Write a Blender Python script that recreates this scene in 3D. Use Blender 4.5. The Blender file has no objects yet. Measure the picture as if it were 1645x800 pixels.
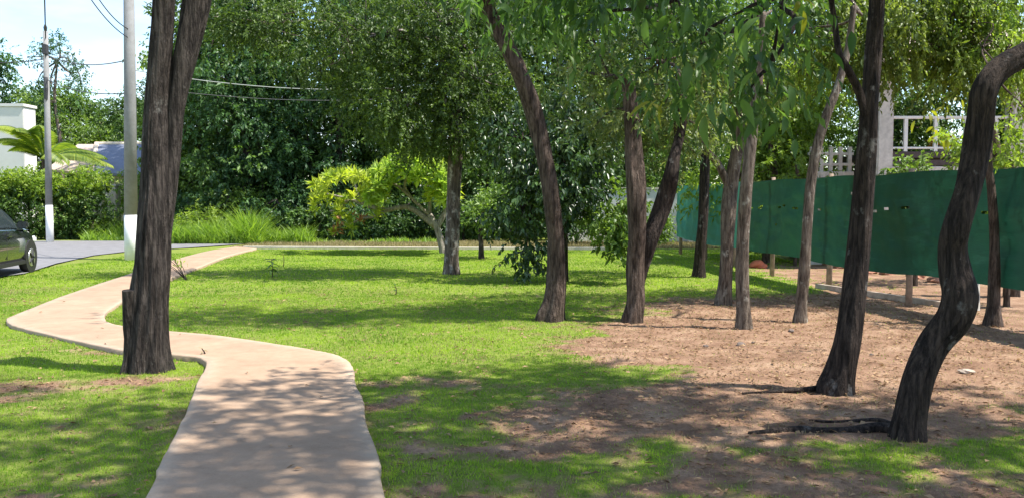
import bpy, bmesh, math, random
import numpy as np
from mathutils import Vector, Matrix
R = math.radians
scene = bpy.context.scene
COL = scene.collection

# ------------------------------------------------------------------ camera
F, W, H, HZ, CZ = 1400.0, 1645.0, 800.0, 322.0, 1.6      # focal length in photo pixels, photo size, horizon row, eye height
PITCH = math.atan((H/2-HZ)/F)
cam = bpy.data.cameras.new('Camera'); cam.sensor_width = 36; cam.lens = 36*F/W; cam.clip_end = 3000; cam.clip_start = .05
camo = bpy.data.objects.new('Camera', cam); COL.objects.link(camo)
camo.location = (0, 0, CZ); camo.rotation_euler = (R(90)-PITCH, 0, 0)
scene.camera = camo
scene.render.resolution_x, scene.render.resolution_y = 1024, 497

# ------------------------------------------------------------------ sky, sun, exposure
SUN_EL, SUN_AZ = R(61), R(-12)      # azimuth measured from +X towards +Y
sdir = Vector((math.cos(SUN_EL)*math.cos(SUN_AZ), math.cos(SUN_EL)*math.sin(SUN_AZ), math.sin(SUN_EL)))
world = bpy.data.worlds.new('World'); scene.world = world; world.use_nodes = True
nt = world.node_tree; nt.nodes.clear()
wo = nt.nodes.new('ShaderNodeOutputWorld'); bg = nt.nodes.new('ShaderNodeBackground')
sky = nt.nodes.new('ShaderNodeTexSky'); sky.sky_type = 'NISHITA'; sky.sun_disc = False
sky.sun_elevation = SUN_EL; sky.sun_rotation = R(90)-SUN_AZ
sky.air_density = 1.15; sky.dust_density = .2; sky.ozone_density = 4.0
tc = nt.nodes.new('ShaderNodeTexCoord'); mp = nt.nodes.new('ShaderNodeMapping'); mp.inputs['Scale'].default_value = (1.6, 1.6, 5.5)
mp.inputs['Location'].default_value = (.35, .2, .62)
nz = nt.nodes.new('ShaderNodeTexNoise'); nz.inputs['Scale'].default_value = 2.2; nz.inputs['Detail'].default_value = 7; nz.inputs['Roughness'].default_value = .55
cr = nt.nodes.new('ShaderNodeValToRGB'); cr.color_ramp.elements[0].position = .46; cr.color_ramp.elements[1].position = .66
mx = nt.nodes.new('ShaderNodeMix'); mx.data_type = 'RGBA'; mx.inputs[7].default_value = (3.5, 3.75, 4.0, 1)
nt.links.new(tc.outputs['Generated'], mp.inputs[0]); nt.links.new(mp.outputs[0], nz.inputs[0]); nt.links.new(nz.outputs[0], cr.inputs[0])
nt.links.new(cr.outputs[0], mx.inputs[0]); nt.links.new(sky.outputs[0], mx.inputs[6]); nt.links.new(mx.outputs[2], bg.inputs[0])
bg.inputs[1].default_value = .135
nt.links.new(bg.outputs[0], wo.inputs[0])
sun = bpy.data.lights.new('Sun', 'SUN'); sun.energy = 4.4; sun.angle = R(.9); sun.color = (1, .95, .86)
suno = bpy.data.objects.new('Sun', sun); COL.objects.link(suno); suno.rotation_euler = sdir.to_track_quat('Z', 'Y').to_euler(); suno.location = (30, 10, 50)
vs = scene.view_settings; vs.view_transform = 'Standard'; vs.look = 'None'; vs.exposure = 1.28; vs.gamma = 1; vs.use_curve_mapping = False
try:
    scene.cycles.max_bounces = 6; scene.cycles.transmission_bounces = 4; scene.cycles.diffuse_bounces = 3
except Exception: pass

# ------------------------------------------------------------------ helpers
cp, sp_ = math.cos(PITCH), math.sin(PITCH)
def P(px, py, Y):
    """world point seen at photo pixel px,py at distance Y along the ground"""
    u, v = (px-W/2)/F, (H/2-py)/F
    dy, dz = cp+v*sp_, -sp_+v*cp
    s = Y/dy
    return Vector((u*s, Y, CZ+dz*s))
def G(px, py, z=0.0):
    u, v = (px-W/2)/F, (H/2-py)/F
    dy, dz = cp+v*sp_, -sp_+v*cp
    s = (z-CZ)/dz
    return Vector((u*s, dy*s, z))
rng = np.random.default_rng(7)
random.seed(7)
def vnoise(x, y, seed=0):
    x = np.asarray(x, float); y = np.asarray(y, float); seed = int(seed)
    xi = np.floor(x).astype(np.int64); yi = np.floor(y).astype(np.int64); fx = x-xi; fy = y-yi
    fx = fx*fx*(3-2*fx); fy = fy*fy*(3-2*fy)
    def h(a, b):
        n = (a*374761393 + b*668265263 + seed*974711) & 0x7fffffff
        n = ((n ^ (n >> 13))*1274126177) & 0x7fffffff
        return ((n ^ (n >> 16)) & 0xffff)/65535.0
    return (h(xi, yi)*(1-fx)+h(xi+1, yi)*fx)*(1-fy)+(h(xi, yi+1)*(1-fx)+h(xi+1, yi+1)*fx)*fy
def fbm(x, y, seed=0, o=4):
    s = 0; a = .5; t = 0
    for k in range(o):
        s = s+a*vnoise(x*2**k, y*2**k, seed+k*17); t += a; a *= .5
    return s/t
def cat(pts, n):
    """Catmull-Rom resampling of a list of tuples to n rows"""
    p = np.array(pts, float)
    if len(p) == 2: 
        t = np.linspace(0, 1, n)[:, None]; return p[0]*(1-t)+p[1]*t
    e = np.vstack([2*p[0]-p[1], p, 2*p[-1]-p[-2]])
    ds = np.r_[0, np.cumsum(np.linalg.norm(np.diff(p[:, :3], axis=0), axis=1)+1e-6)]
    u = np.linspace(0, ds[-1], n); k = np.clip(np.searchsorted(ds, u, 'right')-1, 0, len(p)-2)
    t = ((u-ds[k])/(ds[k+1]-ds[k]))[:, None]
    a, b, c, d = e[k], e[k+1], e[k+2], e[k+3]
    return .5*((2*b)+(-a+c)*t+(2*a-5*b+4*c-d)*t*t+(-a+3*b-3*c+d)*t**3)
def mesh(name, v, f, tint=None, smooth=False):
    """v (N,3) array, f list of faces or (M,3)/(M,4) array"""
    me = bpy.data.meshes.new(name)
    v = np.asarray(v, np.float32)
    if isinstance(f, np.ndarray):
        m, k = f.shape
        me.vertices.add(len(v)); me.vertices.foreach_set('co', v.ravel())
        me.loops.add(m*k); me.loops.foreach_set('vertex_index', f.astype(np.int32).ravel())
        me.polygons.add(m); me.polygons.foreach_set('loop_start', np.arange(0, m*k, k, dtype=np.int32))
        try: me.polygons.foreach_set('loop_total', np.full(m, k, np.int32))
        except Exception: pass
        me.update(calc_edges=True)
    else:
        me.from_pydata(v.tolist(), [], [list(q) for q in f]); me.update()
    if tint is not None:
        a = me.attributes.new('tint', 'FLOAT', 'POINT'); a.data.foreach_set('value', np.asarray(tint, np.float32))
    if smooth: me.polygons.foreach_set('use_smooth', np.ones(len(me.polygons), bool))
    return me
def link(name, me, mat=None, parent=None, **tags):
    o = bpy.data.objects.new(name, me); COL.objects.link(o)
    if mat is not None and me is not None and len(me.materials) == 0: me.materials.append(mat)
    if parent is not None: o.parent = parent
    for k, x in tags.items(): o[k] = x
    return o
def thing(name, label, category, group=None, loc=(0, 0, 0), rz=0):
    o = bpy.data.objects.new(name, None); COL.objects.link(o); o.location = loc; o.rotation_euler = (0, 0, rz); o.empty_display_size = .2
    o['label'] = label; o['category'] = category
    if group: o['group'] = group
    return o
def part(name, me, mat, parent, **tags):
    """mesh given in world coordinates, parented to a thing (whose transform is undone)"""
    o = link(name, me, mat, parent, **tags)
    bpy_loc = parent
    m = Matrix.Identity(4); q = parent
    while q is not None:
        m = (Matrix.Translation(q.location) @ q.rotation_euler.to_matrix().to_4x4()) @ m; q = q.parent
    # local = inverse(parent world): write it into location/rotation so copies stay simple
    inv = m.inverted(); o.location = inv.to_translation(); o.rotation_euler = inv.to_euler()
    return o
def tube(c, r, seg=12, cap=True, amp=0.0, freq=9, sfreq=1.2, seed=0):
    """tube round centreline c (N,3) with radii r (N): returns verts, quads(list)"""
    c = np.asarray(c, float); n = len(c); r = np.broadcast_to(np.asarray(r, float), (n,))
    t = np.gradient(c, axis=0); t /= np.linalg.norm(t, axis=1)[:, None]+1e-9
    up = np.array([1., 0, 0]) if abs(t[0][0]) < .8 else np.array([0, 1., 0])
    A = np.zeros_like(c)
    for i in range(n):
        a = up-t[i]*np.dot(up, t[i]); a /= np.linalg.norm(a)+1e-9; A[i] = a; up = a
    B = np.cross(t, A)
    th = np.linspace(0, 2*np.pi, seg, endpoint=False)
    rr = r[:, None]*np.ones(seg)[None]
    if amp:
        s = np.r_[0, np.cumsum(np.linalg.norm(np.diff(c, axis=0), axis=1))]
        S, T = np.meshgrid(s, th, indexing='ij')
        nA = vnoise(T/(2*np.pi)*freq, S*sfreq, seed); nB = vnoise((T/(2*np.pi)*freq)-freq, S*sfreq, seed)
        w = T/(2*np.pi); q = nA*(1-w)+nB*w
        lump = vnoise(np.cos(T)*1.3+5, S*2.2+np.sin(T)*1.3, seed+3)
        rr = rr*(1+amp*(np.abs(q-.5)*2-.5)*1.6+amp*1.1*(lump-.5))
    v = (c[:, None, :]+rr[:, :, None]*(np.cos(th)[None, :, None]*A[:, None, :]+np.sin(th)[None, :, None]*B[:, None, :])).reshape(-1, 3)
    i = np.arange(n-1)[:, None]*seg; j = np.arange(seg)[None]; k = (j+1) % seg
    f = np.stack([i+j, i+k, i+seg+k, i+seg+j], -1).reshape(-1, 4).tolist()
    if cap:
        f.append(list(range(seg))[::-1]); f.append(list(range((n-1)*seg, n*seg)))
    return v, f
def join(parts):
    V = []; Fc = []; o = 0
    for v, f in parts:
        V.append(np.asarray(v, float).reshape(-1, 3)); Fc += [[i+o for i in q] for q in f]; o += len(V[-1])
    return np.vstack(V), Fc
def box(x0, x1, y0, y1, z0, z1):
    v = np.array([(x, y, z) for z in (z0, z1) for y in (y0, y1) for x in (x0, x1)], float)
    return v, [[0, 2, 3, 1], [4, 5, 7, 6], [0, 1, 5, 4], [2, 6, 7, 3], [0, 4, 6, 2], [1, 3, 7, 5]]
def bevel(me, w=.01, seg=2):
    bm = bmesh.new(); bm.from_mesh(me); bmesh.ops.bevel(bm, geom=bm.edges[:], offset=w, segments=seg, affect='EDGES', clamp_overlap=True); bm.to_mesh(me); bm.free(); return me

# ------------------------------------------------------------------ materials
MATS = {}
def newmat(name):
    m = bpy.data.materials.new(name); m.use_nodes = True; n = m.node_tree; n.nodes.clear()
    out = n.nodes.new('ShaderNodeOutputMaterial'); b = n.nodes.new('ShaderNodeBsdfPrincipled'); n.links.new(b.outputs[0], out.inputs[0])
    return m, n, b, out
def noise_node(n, scale, detail=4, rough=.6, stretch=None, coord='Object', dim3=True):
    t = n.nodes.new('ShaderNodeTexCoord'); mpp = n.nodes.new('ShaderNodeMapping')
    if stretch: mpp.inputs['Scale'].default_value = stretch
    z = n.nodes.new('ShaderNodeTexNoise'); z.inputs['Scale'].default_value = scale; z.inputs['Detail'].default_value = detail; z.inputs['Roughness'].default_value = rough
    n.links.new(t.outputs[coord], mpp.inputs[0]); n.links.new(mpp.outputs[0], z.inputs[0]); return z
def ramp(n, src, stops):
    c = n.nodes.new('ShaderNodeValToRGB'); e = c.color_ramp.elements
    while len(e) < len(stops): e.new(.5)
    for k, (p, col) in enumerate(stops): e[k].position = p; e[k].color = (*col, 1) if len(col) == 3 else col
    n.links.new(src, c.inputs[0]); return c
def mixc(n, fac, a, b, blend='MIX'):
    m = n.nodes.new('ShaderNodeMix'); m.data_type = 'RGBA'; m.blend_type = blend
    for sock, x in ((0, fac), (6, a), (7, b)):
        if hasattr(x, 'is_linked') or hasattr(x, 'links'): n.links.new(x, m.inputs[sock])
        else: m.inputs[sock].default_value = x if sock == 0 else (*x, 1)
    return m.outputs[2]
def bump(n, b, src, strength=.4, dist=.02):
    k = n.nodes.new('ShaderNodeBump'); k.inputs['Strength'].default_value = strength; k.inputs['Distance'].default_value = dist
    n.links.new(src, k.inputs['Height']); n.links.new(k.outputs[0], b.inputs['Normal']); return k
def plain(name, col, rough=.7, var=.25, scale=6, metal=0, bmp=.15, bscale=40, spec=.4):
    m, n, b, o = newmat(name)
    z = noise_node(n, scale, 5); lo = tuple(c*(1-var) for c in col); hi = tuple(min(1, c*(1+var)) for c in col)
    c = ramp(n, z.outputs[0], [(.3, lo), (.7, hi)]); n.links.new(c.outputs[0], b.inputs['Base Color'])
    b.inputs['Roughness'].default_value = rough; b.inputs['Metallic'].default_value = metal; b.inputs['Specular IOR Level'].default_value = spec
    if bmp: bump(n, b, noise_node(n, bscale, 4).outputs[0], bmp, .01)
    return m
def bark(name, dark, light, patch=None, pamt=.55, fissure=1.0):
    m, n, b, o = newmat(name)
    z1 = noise_node(n, 30, 7, .7, (1, 1, .13)); z2 = noise_node(n, 5, 4, .6, (1, 1, .6)); z3 = noise_node(n, 70, 3, .6, (1, 1, .4))
    c = ramp(n, z1.outputs[0], [(.36, tuple(x*.35 for x in dark)), (.47, dark), (.66, light)]).outputs[0]
    c = mixc(n, .5, c, ramp(n, z2.outputs[0], [(.3, (.45, .42, .4)), (.7, (1.0, 1.0, 1.0))]).outputs[0], 'MULTIPLY')
    if patch:
        f = ramp(n, noise_node(n, 7, 5, .65, (1, 1, .7)).outputs[0], [(pamt-.02, (0, 0, 0)), (pamt+.1, (.85, .85, .85))]).outputs[0]
        c = mixc(n, f, c, patch)
    n.links.new(c, b.inputs['Base Color']); b.inputs['Roughness'].default_value = .9; b.inputs['Specular IOR Level'].default_value = .2
    a = n.nodes.new('ShaderNodeMath'); a.operation = 'MULTIPLY_ADD'; a.inputs[1].default_value = .25
    n.links.new(z3.outputs[0], a.inputs[0]); n.links.new(z1.outputs[0], a.inputs[2]); bump(n, b, a.outputs[0], 1.0*fissure, .09)
    return m
def leafmat(name, a, bcol, trans=.4, tcol=None, rough=.45, spec=.35):
    """two leaf colours mixed by each leaf's own tint; light also passes through the blade"""
    m, n, b, o = newmat(name)
    at = n.nodes.new('ShaderNodeAttribute'); at.attribute_name = 'tint'
    mid = tuple((x+y)/2 for x, y in zip(a, bcol))
    c = ramp(n, at.outputs['Fac'], [(0, a), (.62, mid), (1, bcol)]).outputs[0]
    n.links.new(c, b.inputs['Base Color']); b.inputs['Roughness'].default_value = rough; b.inputs['Specular IOR Level'].default_value = spec
    t = n.nodes.new('ShaderNodeBsdfTranslucent')
    tc_ = mixc(n, 1.0, c, tcol or (1.7, 1.8, .75), 'MULTIPLY'); n.links.new(tc_, t.inputs[0])
    mxs = n.nodes.new('ShaderNodeMixShader'); mxs.inputs[0].default_value = trans
    n.links.new(b.outputs[0], mxs.inputs[1]); n.links.new(t.outputs[0], mxs.inputs[2]); n.links.new(mxs.outputs[0], o.inputs[0])
    return m

M_bark_dark = bark('bark_dark_furrowed', (.048, .039, .035), (.155, .13, .115), (.25, .24, .22), .66)
M_bark_red = bark('bark_red_brown', (.085, .060, .048), (.22, .165, .135))
M_bark_grey = bark('bark_grey_lichen', (.13, .10, .08), (.30, .25, .20), (.46, .44, .38), .60, .7)
M_bark_pale = bark('bark_pale_patched', (.11, .085, .07), (.26, .21, .175), (.50, .46, .42), .54, .7)
M_bark_black = bark('bark_blackish', (.040, .030, .026), (.115, .085, .07), (.30, .28, .26), .62)
M_bark_brown = bark('bark_brown', (.095, .068, .053), (.25, .185, .15), None)
M_bark_smooth = bark('bark_frangipani', (.26, .23, .20), (.42, .38, .33), None, .5, .3)

M_leaf_forest = leafmat('leaf_forest', (.034, .070, .020), (.12, .21, .045), .30)
M_leaf_forest2 = leafmat('leaf_forest_bright', (.060, .115, .026), (.22, .32, .06), .35)
M_leaf_forest3 = leafmat('leaf_forest_blue', (.026, .066, .028), (.095, .185, .058), .30)
M_leaf_dark = leafmat('leaf_dark_glossy', (.020, .046, .016), (.075, .14, .038), .22, rough=.35, spec=.5)
M_leaf_feather = leafmat('leaf_feathery', (.034, .064, .016), (.125, .19, .04), .32)
M_leaf_fine = leafmat('leaf_fine', (.045, .075, .020), (.13, .18, .045), .38)
M_leaf_weep = leafmat('leaf_weeping', (.045, .080, .018), (.30, .36, .08), .40)
M_leaf_olive = leafmat('leaf_olive', (.065, .108, .03), (.26, .30, .12), .35)
M_leaf_big = leafmat('leaf_big', (.028, .072, .024), (.115, .20, .05), .45)
M_leaf_yell = leafmat('leaf_yellowing', (.16, .18, .02), (.32, .30, .03), .5)
M_leaf_lime = leafmat('leaf_lime', (.10, .17, .03), (.28, .36, .06), .45)
M_leaf_plum = leafmat('leaf_frangipani', (.20, .29, .045), (.48, .50, .07), .45)
M_leaf_plumg = leafmat('leaf_frangipani_green', (.18, .29, .05), (.46, .54, .12), .45)
M_leaf_red = leafmat('leaf_rust', (.30, .12, .07), (.42, .26, .10), .35, (1.3, 1.1, .8))
M_leaf_hedge = leafmat('leaf_hedge', (.030, .070, .022), (.12, .20, .035), .3)
M_leaf_hedgetop = leafmat('leaf_hedge_new_growth', (.12, .20, .03), (.30, .38, .05), .4)
M_grass = leafmat('grass_blade', (.115, .225, .022), (.33, .46, .05), .48, (1.7, 1.7, .7), .6, .2)
M_drygrass = leafmat('dry_grass_blade', (.24, .20, .10), (.36, .30, .16), .3, (1.2, 1.1, .8), .7, .2)
M_tall = leafmat('tall_grass_blade', (.10, .19, .028), (.30, .42, .065), .45)
M_litter = leafmat('dead_leaf', (.16, .09, .05), (.42, .28, .16), .15, (1.1, 1, .8), .8, .2)
M_frond = leafmat('palm_frond', (.09, .16, .03), (.29, .34, .06), .4)
M_orange = leafmat('orange_petal', (.70, .34, .02), (.85, .50, .04), .35, (1.3, 1.1, .8))

def concrete(name, col, var=.14, rim=None):
    m, n, b, o = newmat(name)
    z1 = noise_node(n, 1.3, 6, .65); z2 = noise_node(n, 90, 3, .7); z3 = noise_node(n, 7, 5, .7)
    c = ramp(n, z1.outputs[0], [(.3, tuple(x*(1-var) for x in col)), (.7, tuple(x*(1+var) for x in col))]).outputs[0]
    c = mixc(n, .35, c, ramp(n, z2.outputs[0], [(.3, (.7, .68, .66)), (.7, (1.1, 1.1, 1.1))]).outputs[0], 'MULTIPLY')
    c = mixc(n, .5, c, ramp(n, z3.outputs[0], [(.35, (.78, .74, .70)), (.6, (1.05, 1.05, 1.05))]).outputs[0], 'MULTIPLY')
    if rim:
        at_ = n.nodes.new('ShaderNodeAttribute'); at_.attribute_name = 'tint'; k_ = n.nodes.new('ShaderNodeMath'); k_.operation = 'MULTIPLY'; n.links.new(at_.outputs['Fac'], k_.inputs[0]); n.links.new(ramp(n, z3.outputs[0], [(.3, (.35, .35, .35)), (.6, (1, 1, 1))]).outputs[0], k_.inputs[1]); c = mixc(n, k_.outputs[0], c, rim)
    n.links.new(c, b.inputs['Base Color']); b.inputs['Roughness'].default_value = .9; b.inputs['Specular IOR Level'].default_value = .25
    bump(n, b, z2.outputs[0], .35, .008); return m
M_path = concrete('path_concrete', (.345, .24, .165), rim=(.41, .32, .24))
M_kerb = concrete('kerb_concrete', (.52, .48, .40))
M_post = concrete('utility_pole_concrete', (.25, .25, .25))
M_whitewash = plain('whitewash', (.74, .74, .73), .8, .12, 5)
M_wall = plain('painted_wall', (.62, .60, .58), .85, .08, .8)
M_asphalt = plain('asphalt', (.17, .165, .17), .9, .18, 3, bmp=.4, bscale=120)
M_wood = plain('weathered_wood', (.27, .20, .15), .85, .35, 9)
M_woodpale = plain('pale_timber', (.58, .53, .47), .8, .2, 9)
M_wooddark = plain('dark_timber', (.07, .05, .045), .7, .3, 9)
M_rail = plain('white_railing_paint', (.78, .76, .72), .5, .06, 9)
M_cable = plain('cable_sheath', (.05, .05, .055), .6, .1)
M_cable_pale = plain('pale_cable_sheath', (.24, .26, .24), .5, .1)
M_stone = plain('stone', (.13, .10, .085), .9, .3, 20)
M_red = plain('red_tarp', (.45, .12, .06), .7, .2, 5)
M_brick = plain('broken_brick', (.30, .14, .09), .9, .3, 14)
M_sheet = plain('grey_sheet', (.42, .38, .33), .8, .2, 8)
M_solar = plain('blue_grey_roof', (.17, .19, .25), .7, .12, 2)
M_ridge = plain('cream_ridge', (.62, .52, .40), .8, .15, 4)
M_tile = plain('clay_roof', (.42, .33, .27), .85, .2, 6)
M_dark = plain('dark_opening', (.02, .022, .025), .4, .1)
M_board = plain('old_board', (.36, .29, .23), .85, .35, 7)
M_net = None

# ------------------------------------------------------------------ ground fields
DIRT = [  # px, py, rx m, ry m, weight: bare earth patches (negative = turf)
 (1180, 556, 1.45, 1.3, .95), (1350, 575, 2.0, 2.0, .95), (1560, 590, 2.4, 2.4, 1.0), (1240, 655, 1.5, .9, .8), (1040, 668, .8, .5, .5),
 (1330, 505, 2.6, 2.4, .9), (1560, 500, 2.6, 2.0, 1.0), (1130, 522, 1.0, .7, .6), (1180, 700, 1.7, .5, .7), (1330, 790, 1.3, .35, .55), (1560, 785, .9, .3, .5),
 (905, 520, .6, .3, .5), (1020, 522, .7, .35, .6), (640, 617, .9, .16, .62), (780, 718, .9, .16, .55), (720, 770, .6, .14, .5), (850, 790, .6, .14, .45),
 (225, 606, .5, .25, .6), (95, 622, .7, .35, .6), (120, 690, .5, .2, .25), (600, 700, .16, 1.6, .55), (268, 700, .1, 1.4, .35), (190, 566, .9, .12, .5),
 (1162, 490, .8, .8, .5), (1450, 700, .5, .3, .5),
 (1410, 632, .38, .30, -.95), (1560, 715, .75, .36, -1.0), (1060, 778, .42, .12, -.8), (1400, 552, .35, .35, -.55), (1600, 580, .4, .5, -.4), (1480, 485, .6, 1.0, -.35), (1000, 600, .7, .5, -.35), (1620, 650, .8, .4, -.6),
]
DW = [(G(a, b).x, G(a, b).y, c, d, w) for a, b, c, d, w in DIRT]
def dirt(x, y):
    s = np.zeros_like(np.asarray(x, float))
    wx = x+(fbm(x*1.1, y*1.1, 31, 3)-.5)*1.3; wy = y+(fbm(x*1.1, y*1.1, 47, 3)-.5)*1.0
    for cx, cy, rx, ry, w in DW:
        q = ((wx-cx)/rx)**2+((wy-cy)/ry)**2
        s = s+w*np.exp(-q*q*.55)
    s = s+np.clip((x-5.0-(y-18)*-.06)/1.2, 0, 1)*np.clip((24-y)/4, 0, 1)*.95      # trodden earth along and beyond the screen fence
    n = fbm(x*2.3, y*2.3, 5, 4)
    near = np.clip((8.2-y)/2.5, 0, 1)
    s = s*(1-.22*near)+(n-.5)*.9+(fbm(x*9, y*9, 61, 3)-.5)*1.1+near*(fbm(x*3.1, y*3.1, 91, 3)-.33)*1.05
    return np.clip(s, 0, 1)
def height(x, y):
    near = np.clip((40-np.hypot(x, y))/25, 0, 1)
    return ((fbm(x*.7, y*.7, 3, 3)-.5)*.05+(fbm(x*4, y*4, 9, 3)-.5)*.028+(fbm(x*13, y*13, 19, 2)-.5)*.022)*near-.012
def axis(dense0, dense1, step, far):
    a = np.arange(dense0, dense1+1e-6, step); l = [dense0]; s = step
    while l[-1] > -far: s *= 1.35; l.append(l[-1]-s)
    r = [a[-1]]; s = step
    while r[-1] < far: s *= 1.35; r.append(r[-1]+s)
    return np.r_[l[:0:-1], a, r[1:]]
gx = axis(-10, 9, .07, 700); gy = axis(1.5, 26, .09, 900)
X, Y = np.meshgrid(gx, gy, indexing='ij')
D = dirt(X, Y)
hgt = height(X, Y)
v = np.stack([X, Y, hgt], -1).reshape(-1, 3)
nx, ny = len(gx), len(gy); i = np.arange(nx-1)[:, None]*ny; j = np.arange(ny-1)[None]
f = np.stack([i+j, i+ny+j, i+ny+j+1, i+j+1], -1).reshape(-1, 4)
m, n, b, o = newmat('turf_and_earth')
at = n.nodes.new('ShaderNodeAttribute'); at.attribute_name = 'tint'
z = noise_node(n, 2.2, 6, .65); z2 = noise_node(n, 45, 5, .7); z3 = noise_node(n, 11, 4, .65)
earth = ramp(n, z.outputs[0], [(.28, (.15, .085, .055)), (.5, (.27, .165, .108)), (.72, (.41, .28, .19))]).outputs[0]
earth = mixc(n, .55, earth, ramp(n, z2.outputs[0], [(.32, (.45, .42, .40)), (.6, (1.08, 1.06, 1.04))]).outputs[0], 'MULTIPLY')
turf = ramp(n, z3.outputs[0], [(.3, (.11, .14, .026)), (.55, (.18, .23, .038)), (.75, (.25, .23, .08))]).outputs[0]
ma = n.nodes.new('ShaderNodeMath'); ma.operation = 'ADD'; ms = n.nodes.new('ShaderNodeMath'); ms.operation = 'MULTIPLY_ADD'; ms.inputs[1].default_value = .5; ms.inputs[2].default_value = -.25
n.links.new(z3.outputs[0], ms.inputs[0]); n.links.new(at.outputs['Fac'], ma.inputs[0]); n.links.new(ms.outputs[0], ma.inputs[1])
fac = ramp(n, ma.outputs[0], [(.25, (0, 0, 0)), (.75, (1, 1, 1))]).outputs[0]
n.links.new(mixc(n, fac, turf, earth), b.inputs['Base Color']); b.inputs['Roughness'].default_value = .95; b.inputs['Specular IOR Level'].default_value = .15
bump(n, b, z2.outputs[0], .8, .03)
M_ground = m
link('ground', mesh('ground', v, f, D.reshape(-1), True), M_ground, kind='structure')

# ------------------------------------------------------------------ footpath
Rp = [(612, 800), (604, 740), (592, 690), (578, 640), (568, 605), (560, 582), (542, 570), (500, 561), (420, 549), (340, 538), (270, 531), (205, 524), (176, 517), (167, 509), (174, 499), (195, 484), (222, 468), (262, 452), (318, 430), (360, 413), (412, 399)]
Lp = [(240, 800), (262, 740), (284, 692), (305, 650), (324, 607), (333, 586), (325, 573), (275, 568), (190, 560), (110, 544), (62, 533), (24, 522), (12, 513), (24, 505), (70, 487), (130, 465), (180, 449), (230, 432), (290, 414), (335, 403), (380, 396)]
PT = .045
Rw = [tuple(G(a, b, PT)) for a, b in Rp]; Lw = [tuple(G(a, b, PT)) for a, b in Lp]
Rw = [(.75, -4, PT), (.1, 1.5, PT)]+Rw; Lw = [(-.5, -4, PT), (-1.2, 1.5, PT)]+Lw
def path_poly():
    n = 260
    def res(p):
        # resample by control index so that both edges stay paired
        p = np.array(p); k = np.linspace(0, len(p)-1.0001, n); i = k.astype(int); t = (k-i)[:, None]
        e = np.vstack([2*p[0]-p[1], p, 2*p[-1]-p[-2]]); a, b, c, d = e[i], e[i+1], e[i+2], e[np.minimum(i+3, len(e)-1)]
        return .5*((2*b)+(-a+c)*t+(2*a-5*b+4*c-d)*t*t+(-a+3*b-3*c+d)*t**3)
    return res(Lw), res(Rw)
PL, PR = path_poly()
u = np.array([0, .05, .12, .25, .4, .5, .6, .75, .88, .95, 1.])[None, :, None]
top = PL[:, None]*(1-u)+PR[:, None]*u
jit = (vnoise(np.arange(len(PL))*.13, np.zeros(len(PL)), 3)-.5)*.03+(vnoise(np.arange(len(PL))*.5, np.zeros(len(PL)), 4)-.5)*.008
top[:, 0, :2] += jit[:, None]; top[:, -1, :2] += jit[::-1, None]
top[..., 2] += (fbm(top[..., 0]*1.2, top[..., 1]*1.2, 8, 2)-.5)*.010
rnd = top[:, [0, -1]].copy(); rnd[..., 2] -= .014
d01 = top[:, 0]-top[:, 1]; d01 /= np.linalg.norm(d01, axis=1)[:, None]; d98 = top[:, -1]-top[:, -2]; d98 /= np.linalg.norm(d98, axis=1)[:, None]
rnd[:, 0] += d01*.014; rnd[:, 1] += d98*.014
low = rnd.copy(); low[..., 2] = -.12
rows = np.concatenate([low[:, :1], rnd[:, :1], top, rnd[:, 1:], low[:, 1:]], 1); nr = rows.shape[1]
i = np.arange(len(PL)-1)[:, None]*nr; j = np.arange(nr-1)[None]
link('path', mesh('path', rows.reshape(-1, 3), np.stack([i+j, i+j+1, i+nr+j+1, i+nr+j], -1).reshape(-1, 4), np.tile([.2, .7, .9, .35, 0, 0, 0, 0, 0, 0, 0, .35, .9, .7, .2], len(PL)), smooth=True), M_path, kind='structure')
def in_path(x, y):
    """inside test by polygon crossing"""
    poly = np.vstack([PL[:, :2], PR[::-1, :2]]); inside = np.zeros(len(x), bool); a = poly; bb = np.roll(poly, -1, 0)
    for (x1, y1), (x2, y2) in zip(a, bb):
        if y1 == y2: continue
        c = ((y1 > y) != (y2 > y)) & (x < (x2-x1)*(y-y1)/(y2-y1)+x1); inside ^= c
    return inside

# road on the left with its mouth towards the far houses, low kerb round the lawn
def sheet(name, outline, z, mat, **t):
    v = np.array([(x, y, z) for x, y in outline]); return link(name, mesh(name, v, [list(range(len(v)))]), mat, **t)
road_near = [G(40, 440), G(90, 424), G(150, 411), G(215, 403.5), G(300, 399)]
road_out = [(-11.4, -60)]+[(-11.4, 10)]+[(p.x, p.y) for p in road_near]+[(-9.2, 33.2), (-13, 34.0), (-60, 35), (-60, 28), (-20, 27.5), (-18.2, 22), (-18.2, -60)]
sheet('road', road_out, .006+.012, M_asphalt, kind='structure')
kb = [G(392, 399), G(700, 400.5), G(1000, 401)]
c = cat([(p.x, p.y, .03) for p in kb], 60)
vk = []; 
for q in c: vk += [(q[0], q[1]-.14, -.1), (q[0], q[1]-.13, .07), (q[0], q[1]+.13, .07), (q[0], q[1]+.14, -.1)]
fk = [[4*a+k, 4*a+k+1, 4*a+k+5, 4*a+k+4] for a in range(len(c)-1) for k in range(3)]
link('kerb', mesh('kerb', vk, fk), M_kerb, kind='structure')

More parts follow.
